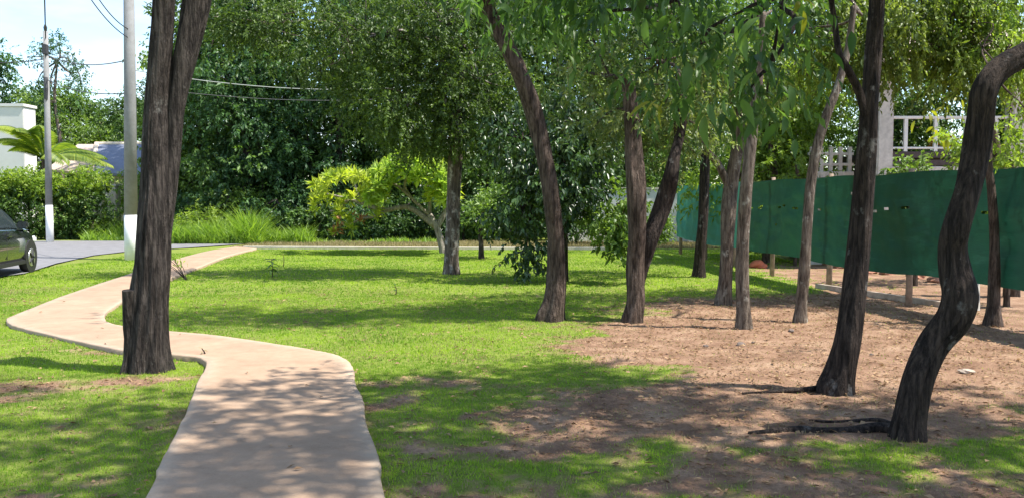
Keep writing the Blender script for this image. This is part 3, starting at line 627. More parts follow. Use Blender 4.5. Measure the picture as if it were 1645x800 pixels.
wl = [(325, 39, 9.5, 2.2, M_leaf_forest2, 'lower bright green tree at the open corner of the wood by the tall grass'), (395, 37, 12.5, 2.7, M_leaf_forest3, 'bluish green wood tree rising behind the middle of the tall grass'),
 (470, 38.5, 13.5, 3.0, M_leaf_forest, 'dark wood tree behind the end of the tall grass'), (545, 37, 12.5, 2.7, M_leaf_forest3, 'bluish green wood tree behind the yellow half of the frangipani'),
 (620, 39, 14, 3.0, M_leaf_forest2, 'lighter green wood tree behind the green dome of the frangipani'), (700, 38, 13, 3.0, M_leaf_forest, 'dark wood tree behind the pale patched trunk'),
 (785, 37.5, 13.5, 3.0, M_leaf_forest, 'dark wood tree behind the small low tree'), (865, 39, 13, 3.0, M_leaf_forest2, 'lighter wood tree behind the leaning reddish trunk'),
 (945, 40, 13, 3.0, M_leaf_forest, 'dark tree behind the pale boundary wall and sunlit bush'), (1030, 42, 13.5, 3.2, M_leaf_forest2, 'lighter tree behind the boundary wall and forked brown trunk'), (1110, 43, 13, 3.2, M_leaf_forest, 'dark tree behind the far end of the green screen')]
for (px, d, h, rw, mm, lb) in wl: wood_tree(px, d, h, rw, mm, 1.0, lb)
for (px, d, h, rw, mm) in ((350, 44, 13.5, 3.5, M_leaf_forest), (440, 45, 16, 3.8, M_leaf_forest2), (580, 45, 17, 4, M_leaf_forest3), (740, 45, 17, 4, M_leaf_forest2), (900, 47, 17, 4, M_leaf_forest3), (1060, 49, 17, 4, M_leaf_forest)):
    wood_tree(px, d, h, rw, mm, .8, 'tall tree deep in the wood behind its front row', L=.26)
# undergrowth at the foot of the wood
for k, (px, d, rx, h, mm) in enumerate(((300, 35.5, 1.3, 2.0, M_leaf_forest3), (365, 35.2, 1.4, 2.4, M_leaf_forest2), (440, 35, 1.5, 2.2, M_leaf_forest3), (515, 34.6, 1.6, 1.9, M_leaf_forest), (590, 34.8, 1.6, 1.8, M_leaf_forest3), (665, 34.8, 1.6, 2.2, M_leaf_forest), (745, 34.6, 1.5, 1.9, M_leaf_dark), (820, 34.8, 1.6, 2.3, M_leaf_forest), (895, 35, 1.5, 2.2, M_leaf_forest3), (330, 41, 2.2, 4.5, M_leaf_forest), (440, 41, 2.4, 4.8, M_leaf_forest3), (550, 41, 2.4, 4.6, M_leaf_forest), (660, 41, 2.4, 5.0, M_leaf_forest3), (770, 41, 2.4, 4.6, M_leaf_forest), (880, 41, 2.4, 4.8, M_leaf_forest3), (980, 44, 2.6, 5.0, M_leaf_forest))):
    b0 = P(px, 390, d)
    tree('shrub', 'dark leafy undergrowth shrub at the foot of the wood' if h < 4 else 'tall leafy thicket shrub deep among the trunks of the wood', [[(b0.x, d, 0, .06), (b0.x, d, h*.4, .05), (b0.x+.1, d, h*.75, .03)]], M_bark_dark,
      dict(mat=mm, blobs=[((b0.x-.4*rx, d, h*.42), (rx*.7, .8, h*.42)), ((b0.x+.5*rx, d+.2, h*.5), (rx*.7, .8, h*.5))], subs=30 if h < 4 else 60, sub_r=.32 if h < 4 else .45, sprigs=9, per=7, L=.15 if h < 4 else .22, Wd=.08 if h < 4 else .12, droop=.4, spl=.3, shell=.4, twigs=0), group='undergrowth shrubs of the wood' if h < 4 else 'thicket shrubs deep in the wood', category='shrub', seg=8, flare=.1)
for k, (px, d, h, rx, lb, mm) in enumerate(((330, 34.2, 1.3, .9, 'rounded bright bush in the tall grass by the wood', M_leaf_lime), (290, 33.6, 1.0, .6, 'small bright weed bush in the tall grass next to the forked tree', M_leaf_lime), (420, 34.6, 1.0, .8, 'low green bush at the end of the tall grass', M_leaf_forest2),
  (925, 31.5, 1.7, .8, 'leafy bush before the boundary wall next to the dark tree', M_leaf_forest), (985, 31.8, 1.4, .8, 'leafy bush before the middle of the boundary wall', M_leaf_forest2), (1052, 31.2, 1.2, .55, 'low bush before the boundary wall near the screen end', M_leaf_forest2))):
    b0 = P(px, 390, d)
    tree('shrub', lb, [[(b0.x, d, 0, .04), (b0.x, d, h*.4, .03), (b0.x+.05, d, h*.7, .02)]], M_bark_brown, dict(mat=mm, blobs=[((b0.x-.3*rx, d, h*.45), (rx*.7, .6, h*.4)), ((b0.x+.4*rx, d+.1, h*.6), (rx*.6, .6, h*.4))], subs=16, sub_r=.24, sprigs=8, per=7, L=.13, Wd=.07, droop=.4, spl=.25, shell=.4, twigs=0), category='bush', seg=8, flare=.1)
# tall bright grass at the wood's edge
def tall(n_, px0, px1, d0, d1, h0, h1):
    d = rng.uniform(d0, d1, n_); px = rng.uniform(px0, px1, n_); x = (px-W/2)/F*d
    k = fbm(x*.8, d*.8, 12, 3); m_ = k > .30; return np.c_[x, d][m_], (rng.uniform(h0, h1, n_)*(.0+2.0*k*k+.35*k))[m_]
VV = []; FF = []; TT = []; off = 0
for a in ((11000, 265, 420, 31.8, 36, .35, 1.25), (3500, 400, 500, 32.5, 36, .2, .8), (2600, 130, 280, 34.5, 37.5, .3, .9), (1500, 470, 700, 32.5, 34.5, .08, .25)):
    xy, hh = tall(*a); vv, ff, k = blades(xy, hh, rng.uniform(.02, .06, len(xy)), .85); VV.append(vv); FF.append(ff+off); TT.append(np.repeat(np.clip(rng.normal(.55, .25, len(xy)), 0, 1), k)); off += len(vv)
link('tall_grass', mesh('tall_grass', np.vstack(VV), np.vstack(FF), np.concatenate(TT)), M_tall, kind='stuff', label='tall lush bright green grass growing at the edge of the wood', category='tall grass')
# dry verge along the far kerb
n_ = 26000; d = rng.uniform(29.0, 33.5, n_); x = rng.uniform(-9.5, 7, n_); xy = np.c_[x, d]
vv, ff, k = blades(xy, rng.uniform(.04, .14, n_), rng.uniform(.02, .04, n_), .8, bend=False)
link('verge_grass', mesh('verge_grass', vv, ff, np.repeat(rng.random(n_), k)), M_drygrass, kind='stuff', label='dry dull verge grass between the kerb and the wood', category='grass')

# ------------------------------------------------------------------ green screen fence
FP = [(7.1, 5.0), (6.42, 10.9), (5.97, 13.3), (5.46, 18.5), (5.36, 19.8), (4.95, 26.2)]
def fence_xy(t):   # t = distance along from the near end
    p = np.array(FP); ds = np.r_[0, np.cumsum(np.linalg.norm(np.diff(p, axis=0), axis=1))]
    return np.c_[np.interp(t, ds, p[:, 0]), np.interp(t, ds, p[:, 1])], ds[-1]
_, FL = fence_xy(np.array([0.]))
m, n, b, o = newmat('green_shade_net')
z = noise_node(n, 1.4, 4, .6, (1, 1, .5)); z2 = noise_node(n, 22, 3, .6, (.4, .4, 3.0))
at = n.nodes.new('ShaderNodeAttribute'); at.attribute_name = 'tint'
c = ramp(n, z.outputs[0], [(.3, (.008, .052, .029)), (.7, (.012, .080, .043))]).outputs[0]
c = mixc(n, .4, c, ramp(n, z2.outputs[0], [(.35, (.6, .6, .62)), (.65, (1.15, 1.15, 1.15))]).outputs[0], 'MULTIPLY')
c = mixc(n, ramp(n, noise_node(n, 3.0, 5, .7, (.35, .35, 2.2)).outputs[0], [(.55, (0, 0, 0)), (.75, (.55, .55, .55))]).outputs[0], c, (.045, .15, .10))
c = mixc(n, at.outputs['Fac'], c, (.06, .25, .19))  # paler mix stands in for light coming through the far section
n.links.new(c, b.inputs['Base Color']); b.inputs['Roughness'].default_value = .55; b.inputs['Specular IOR Level'].default_value = .35
t = n.nodes.new('ShaderNodeBsdfTranslucent'); n.links.new(c, t.inputs[0]); ms_ = n.nodes.new('ShaderNodeMixShader'); ms_.inputs[0].default_value = .16
n.links.new(b.outputs[0], ms_.inputs[1]); n.links.new(t.outputs[0], ms_.inputs[2]); n.links.new(ms_.outputs[0], o.inputs[0])
M_net = m
FZ0, FZ1 = .47, 2.03
fence = thing('screen_fence', 'long dark green shade-net screen on wooden posts with worn slits', 'fence', loc=(5.97, 13.3, 0))
def net(t0, t1, name, tint, holes, seed):
    nt_ = int((t1-t0)/.05)+1; nz_ = 40
    T = np.linspace(t0, t1, nt_); xy, _ = fence_xy(T); zz = np.linspace(0, 1, nz_)
    g = np.gradient(xy, axis=0); nrm = norm(np.c_[-g[:, 1], g[:, 0]])
    TTm, ZZ = np.meshgrid(T, zz, indexing='ij')
    sag = .5-.5*np.cos((TTm % 2.6)/2.6*2*np.pi)
    off_ = (fbm(TTm*1.1, ZZ*3, seed, 4)-.5)*.16*(.3+np.sin(ZZ*np.pi))+(vnoise(TTm*4, ZZ*1.2, seed+5)-.5)*.03+(vnoise(TTm*1.5, ZZ*9, seed+8)-.5)*.02
    off_ += .018*np.sin((TTm+ZZ*1.2)*7)*np.clip(1-np.abs((TTm % 2.6)-1.3)/1.5, 0, 1)*tint
    z0 = FZ0+(vnoise(T*.9, T*0, seed+9)-.5)*.10; z1 = FZ1-.03*(.5-.5*np.cos((T % 2.6)/2.6*2*np.pi))
    V = np.stack([xy[:, None, 0]+nrm[:, None, 0]*off_, xy[:, None, 1]+nrm[:, None, 1]*off_, z0[:, None]*(1-ZZ)+z1[:, None]*ZZ], -1)
    i = np.arange(nt_-1)[:, None]*nz_; j = np.arange(nz_-1)[None]
    f = np.stack([i+j, i+nz_+j, i+nz_+j+1, i+j+1], -1); keep = np.ones(f.shape[:2], bool)
    for (ht, hz, hl) in holes:
        a = int((ht-t0)/.05); bq = int(hz*nz_)
        if 0 <= a < nt_-5: keep[a:a+hl, bq] = False
    f = f.reshape(-1, 4)[keep.ravel()]
    tn = np.full(V.shape[:2], tint)+(.25*np.clip(np.abs(vnoise(TTm*3+ZZ*2, ZZ*3-TTm, 4)-.5)*-6+1, 0, 1) if tint > .3 else 0)
    return part(name, mesh(name, V.reshape(-1, 3), f, tn.reshape(-1), True), M_net, fence)
hl_ = []
for _ in range(24): hl_.append((rng.uniform(6, 21), .62+rng.normal(0, .006) if rng.random() < .75 else rng.uniform(.3, .8), int(rng.integers(2, 5))))
t_c = 15.3
net(.0, t_c, 'shade_net', .05, hl_, 2)
o_ = net(t_c, FL, 'shade_net', .75, [], 6); o_['label'] = 'far end of the net coloured paler blue-green to imitate light through it'  # lit look of this section painted in by its higher tint
postT = [.6, 3.2, 5.75, 8.35, 11.0, 13.65, 16.2, 18.6, 21.2]
for k, t_ in enumerate(postT):
    q, _ = fence_xy(np.array([t_])); x_, y_ = q[0]; x_ += .09
    me = mesh('post', *tube([(x_, y_, -.2), (x_+.01, y_, .8), (x_, y_, FZ1+.05)], [.055, .05, .048], 10, True, .1, 5, 2, k), smooth=True); part('post', me, M_wood, fence)
for zc, nm in ((FZ1-.015, 'top_wire'), (1.25, 'middle_wire')):
    T = np.linspace(0, FL, 60); q, _ = fence_xy(T); c = np.c_[q[:, 0]+.035, q[:, 1], np.full(60, zc)]
    part(nm, mesh(nm, *tube(c, .004, 6)), M_cable, fence)
# board and low kerb lying along the foot of the fence
def plank(name, a, b_, w, h, mat, label, cat_, z0=-.03, group=None):
    a = Vector(a); b_ = Vector(b_); d = (b_-a).normalized(); s_ = Vector((-d.y, d.x, 0))*w/2; up = Vector((0, 0, h))
    v = [a-s_, a+s_, b_+s_, b_-s_]; v = [p+Vector((0, 0, z0)) for p in v]; v += [p+up for p in v]
    me = bevel(mesh(name, [tuple(p) for p in v], [[3, 2, 1, 0], [4, 5, 6, 7], [0, 1, 5, 4], [1, 2, 6, 5], [2, 3, 7, 6], [3, 0, 4, 7]]), .008)
    o = link(name, me, mat, label=label, category=cat_)
    if group: o['group'] = group
    return o
a = G(1312, 462); b_ = G(1522, 494)
plank('footing_board', (a.x, a.y, 0), (b_.x, b_.y, 0), .08, .11, M_board, 'long pale board lying on edge on the ground along the foot of the screen', 'board', -.03)
a = P(1568, 458, 12.3); b_ = G(1588, 505); bb = G(1580, 500)
ms = mesh('leaning_sheet', *box(-.12, .12, -.012, .012, 0, .55)); o = link('leaning_sheet', bevel(ms, .004), M_sheet, label='small pale sheet propped under the screen behind the twisted tree', category='sheet'); o.location = (bb.x, bb.y+.3, -.02); o.rotation_euler = (R(-14), R(9), R(10))
for k, (px, py, s_) in enumerate(((1212, 428, .20),)):
    pass
def lump(name, px, py, sx, sy, sz, mat, label, cat_, seed, group=None, z0=None):
    bm = bmesh.new(); bmesh.ops.create_icosphere(bm, subdivisions=3, radius=1); rs = np.random.default_rng(seed); ph = rs.uniform(0, 6, 6)
    for q in bm.verts:
        c_ = q.co; k_ = 1+.16*math.sin(c_.x*3.1+ph[0])*math.sin(c_.y*2.7+ph[1])+.10*math.sin(c_.z*5+ph[2]+c_.x*4)+.05*math.sin(c_.y*9+ph[3])
        q.co = Vector((c_.x*sx*k_, c_.y*sy*k_, max(c_.z, -.35)*sz*k_))
    me = bpy.data.meshes.new(name); bm.to_mesh(me); bm.free()
    p = G(px, py); o = link(name, me, mat, label=label, category=cat_); o.location = (p.x, p.y, sz*.2 if z0 is None else z0); o.rotation_euler = (0, 0, seed)
    if group: o['group'] = group
    return o
lump('earth_mound', 1218, 429, .22, .2, .14, M_red, 'small reddish mound showing below the screen beside a post', 'mound', 3)
for k, (px, py, s_, lb) in enumerate(((1190, 554, .055, 'larger dark stone on the sunlit sand'), (1271, 532, .045, 'dark stone lying between the slender trunks on the sand'), (1134, 556, .03, 'small dark stone alone on the sunlit sand'), (1400, 570, .025, 'small stone on the sand between straight and twisted trunks'), (1210, 550, .022, 'tiny dark stone right beside the larger one'))):
    lump('stone', px, py, s_, s_*.8, s_*.55, M_stone, lb, 'stone', 10+k)
lump('pale_rock', 1552, 597, .07, .045, .025, M_board, 'flat pale rock on the sand behind the twisted tree', 'rock', 31)
for k, (px, py, s_) in enumerate(((1330, 425, .16), (1352, 430, .2), (1395, 438, .22), (1425, 440, .18), (1470, 446, .2), (1500, 452, .16))):
    lump('rubble', px, py, s_, s_*.8, s_*.5, M_brick, 'broken brick rubble heaped on the earth beyond the screen', 'rubble', 40+k, 'rubble beyond the screen')

# ------------------------------------------------------------------ veranda house beyond the screen
HV = 21.0
def hb(px0, px1, py0, py1, d0, d1):
    """box filling a pixel rectangle at its front distance d0"""
    a = P(px0, py1, d0); c = P(px1, py0, d0); return box(a.x, c.x, d0, d1, a.z, c.z)
house = thing('veranda_house', 'raised veranda with white railing and timber column above the screen', 'house', loc=(P(1418, 300, HV).x, HV, 0))
z_deck = P(1500, 244, HV).z; z_rail = P(1500, 187, HV).z; x0 = P(1432, 240, HV).x; x1 = x0+7; z_eave = P(1500, 112, HV).z
def hpart(nm, vf, mat, bv=.012): return part(nm, bevel(mesh(nm, *vf), bv) if bv else mesh(nm, *vf), mat, house)
xc = P(1418, 200, HV).x
hpart('deck', box(x0-.2, x1, HV-.05, HV+3, z_deck-.16, z_deck), M_wooddark)
hpart('beam', box(xc-.1, x1, HV-.12, HV+.05, z_deck-.52, z_deck-.36), M_woodpale)
hpart('brace_beam', box(x0-.1, x1, HV-.09, HV+.06, z_deck-.34, z_deck-.2), M_wooddark)
for k in range(3): hpart('column', box(xc-.19+3.2*k, xc+.19+3.2*k, HV-.19, HV+.19, -.1, z_eave), M_woodpale, .03)
hpart('rail', box(xc+.18, x1, HV-.04, HV+.04, z_rail-.07, z_rail), M_rail)
hpart('lower_rail', box(xc+.18, x1, HV-.03, HV+.03, z_deck+.06, z_deck+.11), M_rail)
xb = xc+.55
while xb < x1: hpart('baluster', box(xb-.045, xb+.045, HV-.035, HV+.035, z_deck, z_rail-.065), M_rail, .006); xb += .72
rv = np.array([(xc-.9, HV-.9, z_eave-.02), (x1+.5, HV-.9, z_eave-.02), (x1+.5, HV+2.6, z_eave+1.3), (xc-.9, HV+2.6, z_eave+1.3)]); rv = np.vstack([rv, rv+[0, 0, .12]])
hpart('roof', (rv, [[3, 2, 1, 0], [4, 5, 6, 7], [0, 1, 5, 4], [1, 2, 6, 5], [2, 3, 7, 6], [3, 0, 4, 7]]), M_tile, .01)
# lower garden terrace wall and rail continuing towards the middle
ter = thing('garden_terrace', 'pale low terrace wall with timber rails behind the screen', 'terrace', loc=(P(1330, 270, HV+1).x, HV+1, 0))
a = P(1300, 262, HV+1).x; c_ = xc-.25
part('wall', bevel(mesh('wall', *box(a, c_, HV+1, HV+1.25, -.1, P(1300, 276, HV+1).z)), .02), M_woodpale, ter)
for zz in (P(1300, 262, HV+1).z, P(1300, 245, HV+1).z): part('rail', bevel(mesh('rail', *box(a, c_, HV+1.08, HV+1.16, zz-.07, zz)), .008), M_woodpale, ter)
for k in range(5):
    xx = a+.1+(c_-a-.2)*k/4; part('post', bevel(mesh('post', *box(xx-.05, xx+.05, HV+1.07, HV+1.17, P(1300, 280, HV+1).z, P(1300, 236, HV+1).z)), .008), M_woodpale, ter)
# potted orange plant on the deck
pp = Vector((P(1520, 244, HV+.3).x, HV+.45, z_deck))
pl = thing('potted_plant', 'orange-leaved potted plant standing on the veranda deck', 'plant', loc=tuple(pp))
pts = [(0, .0), (.13, .0), (.17, .22), (.19, .24), (.16, .25), (0, .23)]
vv = []; sg = 16
for r_, z_ in pts[1:-1]: vv += [(pp.x+r_*math.cos(2*math.pi*k/sg), pp.y+r_*math.sin(2*math.pi*k/sg), pp.z+z_) for k in range(sg)]
ff = [[a_*sg+k, a_*sg+(k+1) % sg, (a_+1)*sg+(k+1) % sg, (a_+1)*sg+k] for a_ in range(3) for k in range(sg)]+[list(range(sg))[::-1], list(range(3*sg, 4*sg))]
part('pot', mesh('pot', vv, ff, smooth=False), M_tile, pl)
nn_ = 60; th = rng.uniform(0, 2*np.pi, nn_); el = rng.uniform(.1, 1.2, nn_); ax = np.c_[np.cos(th)*np.cos(el), np.sin(th)*np.cos(el), np.sin(el)]
part('leaves', leaf_mesh('leaves', np.tile(np.array([pp.x, pp.y, pp.z+.16]), (nn_, 1)), ax, np.tile([0, 0, 1.], (nn_, 1))+rng.normal(size=(nn_, 3))*.2, rng.uniform(.22, .5, nn_), rng.uniform(.08, .14, nn_), rng.random(nn_), .2, .25), M_orange, pl, kind='stuff')

# trees beyond the screen
for (x_, y_, h, rw, mm, lb) in ((6.6, 22.5, 5.2, 1.6, M_leaf_lime, 'bright lime tree just beyond the screen before the terrace'), (8.2, 28, 9, 2.6, M_leaf_lime, 'tall lime-green tree rising behind the terrace'), (11.5, 27, 9, 2.6, M_leaf_forest2, 'leafy tree rising right behind the veranda house roof'), (15.5, 25.5, 10, 3, M_leaf_forest2, 'broad tree standing behind the far end of the veranda'), (13.2, 31, 13, 3.4, M_leaf_forest, 'tall dark tree farthest back behind the veranda house'), (18.5, 31, 13, 3.4, M_leaf_forest, 'tall dark tree farthest back beyond the broad tree by the veranda'), (9.5, 34, 13, 3.4, M_leaf_forest2, 'tall tree farthest back behind the terrace and lime trees'), (11.2, 24.6, 4.4, 1.5, M_leaf_forest, 'low dark garden tree right behind the veranda railing'), (14.2, 24.4, 4.4, 1.6, M_leaf_forest3, 'low bluish garden tree behind the second veranda column'), (8.0, 24.6, 4.2, 1.4, M_leaf_forest2, 'low garden tree right behind the terrace rails')):
    bl = []
    for k in range(6):
        t_ = k/5; bl.append(((x_+rng.uniform(-.5, .5)*rw, y_+rng.uniform(-.4, .4)*rw, h*(.26+.7*t_)), (rw*(1-.4*t_*t_), rw*.8, h*.13)))
    tree('tree', lb, [[(x_, y_, 0, .14), (x_+.1, y_, h*.35, .11), (x_-.05, y_, h*.7, .06)]], M_bark_brown, dict(mat=mm, blobs=bl, subs=32, sub_r=.42, sprigs=10, per=7, L=.15, Wd=.065, droop=.45, spl=.32, shell=.4, twigs=.2), seg=12)
# shrubs growing against the far side of the screen
for k, (px, d, py) in enumerate(((1475, 16.5, 262), (1625, 13.2, 235), (1265, 21.5, 250), (1560, 17.0, 215))):
    p = P(px, py, d); p.x = max(p.x, 7.0)
    tree('shrub', ['leafy shrub topping the screen below the veranda beam', 'bright green bush leaning over the screen behind the twisted tree', 'yellow-green bush over the screen behind the slender trunks', 'loose leafy bush in front of the veranda railing'][k], [[(p.x, d, 0, .05), (p.x, d, p.z*.5, .04), (p.x, d, p.z*.9, .025)]], M_bark_brown,
      dict(mat=[M_leaf_forest2, M_leaf_lime, M_leaf_lime, M_leaf_lime][k], blobs=[((p.x, d, p.z-.2), (.5, .5, .35)), ((p.x+.2, d, p.z*.6), (.5, .5, .5))], subs=[12, 10], sub_r=.2, sprigs=7, per=7, L=.12, Wd=.06, droop=.4, spl=.22), category='bush', seg=8, flare=.1)
# pale boundary wall behind the far end of the lawn
bw = thing('boundary_wall', 'pale grey boundary wall glimpsed between trunks beyond the far lawn', 'wall', loc=(4, 33.0, 0))
xa, xb = P(900, 350, 33).x, P(1110, 350, 33).x
part('wall', bevel(mesh('wall', *box(xa, xb, 33, 33.2, -.1, 2.0)), .01), M_wall, bw); part('coping', bevel(mesh('coping', *box(xa-.03, xb+.03, 32.96, 33.24, 1.997, 2.08)), .01), M_kerb, bw)
for k in range(3): part('pier', bevel(mesh('pier', *box(xa+2.3*k+.2, xa+2.3*k+.5, 32.9, 33.01, -.1, 1.99)), .01), M_wall, bw)

# ------------------------------------------------------------------ left background: houses, hedge, palm, poles, cables
hd = 46
hs = thing('white_house', 'white rendered house wall beyond the hedge beside the palm', 'house', loc=(P(10, 300, hd).x, hd, 0))
x1_ = P(41, 300, hd).x; zt = P(10, 172, hd).z
part('wall', bevel(mesh('wall', *box(x1_-9, x1_, hd, hd+1.2, -.1, zt)), .03), M_wall, hs)
part('parapet', bevel(mesh('parapet', *box(x1_-9.06, x1_+.06, hd-.06, hd+1.26, zt-.003, zt+.16)), .02), M_wall, hs)
part('window', bevel(mesh('window', *box(x1_-4.2, x1_-2.8, hd-.05, hd+.05, zt-2.6, zt-1.4)), .01), M_dark, hs)
hd2 = 42
h2 = thing('low_house', 'low house with blue-grey roof and cream ridge behind the hedge', 'house', loc=(P(180, 300, hd2).x, hd2, 0))
a = P(118, 283, hd2); bq = P(150, 238, hd2+3); c2 = P(262, 238, hd2+3)
part('wall', bevel(mesh('wall', *box(a.x+.5, c2.x+1, hd2+.5, hd2+6, -.1, a.z+.02)), .02), M_ridge, h2)
rv = np.array([(a.x+.9, hd2, a.z), (c2.x+1.6, hd2, a.z), (c2.x+.2, hd2+3.2, bq.z+.1), (bq.x+.1, hd2+3.2, bq.z+.1)]); rv = np.vstack([rv, rv+[0, 0, .12]])
part('roof', mesh('roof', rv, [[3, 2, 1, 0], [4, 5, 6, 7], [0, 1, 5, 4], [1, 2, 6, 5], [2, 3, 7, 6], [3, 0, 4, 7]]), M_solar, h2)
c = cat([(a.x+.85, hd2-.02, a.z+.1), (bq.x+.08, hd2+3.2, bq.z+.22)], 8); part('ridge', mesh('ridge', *tube(c, .11, 8)), M_ridge, h2)
c = cat([(bq.x+.0, hd2+3.2, bq.z+.22), (c2.x+.3, hd2+3.2, bq.z+.22)], 8); part('ridge', mesh('ridge', *tube(c, .10, 8)), M_ridge, h2)
rv = np.array([(a.x-1.6, hd2+.6, a.z+.25), (a.x+.88, hd2, a.z), (bq.x+.08, hd2+3.2, bq.z+.1), (bq.x-.9, hd2+3.2, bq.z+.1)]); rv = np.vstack([rv, rv+[0, 0, .1]])
part('hip', mesh('hip', rv, [[3, 2, 1, 0], [4, 5, 6, 7], [0, 1, 5, 4], [1, 2, 6, 5], [2, 3, 7, 6], [3, 0, 4, 7]]), M_tile, h2)
# hedge: dark clipped sides, bright new growth above
hg = thing('hedge', 'dense dark hedge with bright yellow-green new growth on top', 'hedge', loc=(P(80, 390, 36).x, 36, 0))
bl = []; bt = []
for k in range(8):
    px = -90+k*34; p = P(px, 390, 36.2); bl.append(((p.x, 36.2, 1.1), (.75, .9, 1.05)))
    if k < 8: bt.append(((p.x, 36.2, 2.2+.2*math.sin(k*1.9)), (.75, .8, .5)))
me, _ = crown_leaves('foliage', bl, 60, .22, 9, 7, .13, .07, .3, .2, .75); part('foliage', me, M_leaf_hedge, hg, kind='stuff')
me, _ = crown_leaves('new_growth', bt, 34, .24, 8, 7, .14, .075, .1, .24, .5); part('new_growth', me, M_leaf_hedgetop, hg, kind='stuff')
for k in range(8): px = -90+k*34; p = P(px, 390, 36.2); part('stem', mesh('stem', *tube([(p.x, 36.2, -.1), (p.x+.05, 36.2, 1.2), (p.x, 36.2, 2.4)], [.06, .05, .03], 8)), M_bark_dark, hg)
# gate pillars
for k, (px0, px1, py0, d) in enumerate(((149, 166, 318, 38.5), (168, 186, 300, 38.2))):
    a = P(px0, py0, d); c_ = P(px1, py0, d)
    g_ = thing('gate_pillar', ['shorter pinkish concrete gate pillar next to the hedge', 'taller pinkish concrete gate pillar between hedge and tall grass'][k], 'pillar', loc=((a.x+c_.x)/2, d, 0))
    part('shaft', bevel(mesh('shaft', *box(a.x, c_.x, d, d+.45, -.1, a.z)), .02), M_ridge, g_); part('cap', bevel(mesh('cap', *box(a.x-.05, c_.x+.05, d-.05, d+.5, a.z-.003, a.z+.09)), .02), M_kerb, g_)
for k, (px, py, d, mm, lb) in enumerate(((190, 290, 40, M_leaf_hedgetop, 'bright yellow-green bush behind the gate pillars'), (235, 300, 37.5, M_leaf_forest2, 'green bush behind the concrete pole with whitewashed foot'))):
    p = P(px, py, d)
    tree('shrub', lb, [[(p.x, d, 0, .05), (p.x, d, p.z*.5, .04), (p.x, d, p.z*.9, .025)]], M_bark_brown, dict(mat=mm, blobs=[((p.x, d, p.z*.85), (1.0, .8, .6)), ((p.x+.3, d, p.z*.5), (.9, .7, .6))], subs=[22, 16], sub_r=.25, sprigs=8, per=7, L=.14, Wd=.07, droop=.4, spl=.25), category='bush', seg=8, flare=.1)
# palm
pd = 40; pb = P(72, 258, pd)
palm = thing('palm_tree', 'young palm with arching yellow-green fronds beside the white house', 'palm', loc=(pb.x, pd, 0))
part('trunk', mesh('trunk', *tube([(pb.x, pd, -.1), (pb.x+.05, pd, pb.z*.5), (pb.x, pd, pb.z)], [.2, .16, .14], 12, True, .1, 5, 3)), M_bark_brown, palm)
for k in range(15):
    az = k*2.4+.3; el = .45+.85*((k*7) % 5)/5; L = 3.3*rng.uniform(.8, 1.1)
    t_ = np.linspace(0, 1, 22); hx = L*(t_*math.cos(el)+.12*t_**2); hz = L*(t_*math.sin(el)-.5*t_**2.2)
    c = np.c_[pb.x+hx*math.cos(az), pd+hx*math.sin(az), pb.z+hz]
    fr = part('frond', mesh('frond', *tube(c, np.linspace(.03, .008, 22), 5, True)), M_frond, palm)
    tg = norm(np.gradient(c, axis=0)); sv = norm(np.cross(tg, [0, 0, 1.])); bs = []; ax = []; ln = []
    for s_ in (-1, 1):
        for q in range(3, 22):
            for w_ in (0, .5):
                cc = c[q]*(1-w_)+c[q-1]*w_; bs.append(cc); ax.append(sv[q]*s_*.8+tg[q]*.65+np.array([0, 0, -.35])); ln.append(.75*math.sin(math.pi*(.12+.8*q/22)))
    ln = np.array(ln); part('leaflets', leaf_mesh('leaflets', np.array(bs), np.array(ax), np.tile([0, 0, 1.], (len(bs), 1)), ln, np.full(len(bs), .07), np.clip(rng.normal(.5 if k % 3 else .95, .2, len(bs)), 0, 1), .1, .2), M_frond, fr, kind='stuff')
# trees behind the houses
for (px, d, h, rw, mm, lb, dens) in ((-25, 54, 10.8, 3.0, M_leaf_forest3, 'dark bushy tree behind the white house', 1), (95, 56, 8.6, 3.2, M_leaf_forest2, 'bushy green tree between the white house and low house', 1), (165, 58, 8.0, 3.2, M_leaf_forest2, 'wide low tree behind the blue-grey roof', 1), (250, 54, 8, 3.2, M_leaf_forest, 'rounded tree at the corner of the wood behind the pole', 1)):
    wood_tree(px, d, h, rw, mm, dens, lb, .3, None, .22, 'tree')
p = P(95, 300, 50)
tree('tree', 'tall airy tree with sparse tufted branches against the sky', [[(p.x, 50, 0, .16), (p.x+.2, 50, 4, .12), (p.x-.1, 50, 7.2, .08), (p.x+.1, 50, 9.5, .05)]], M_bark_grey,
  dict(mat=M_leaf_forest3, blobs=[B(55, 90, 50, .9, .8, .5), B(110, 95, 50, .9, .8, .5), B(130, 130, 50, .8, .8, .4), B(60, 130, 50, .9, .8, .4), B(95, 70, 50, .7, .7, .4), B(90, 160, 50, 1.4, .9, .5)], subs=8, sub_r=.3, sprigs=8, per=7, L=.16, Wd=.08, droop=.3, spl=.35, twigs=.8), seg=12, lim_r=.06)

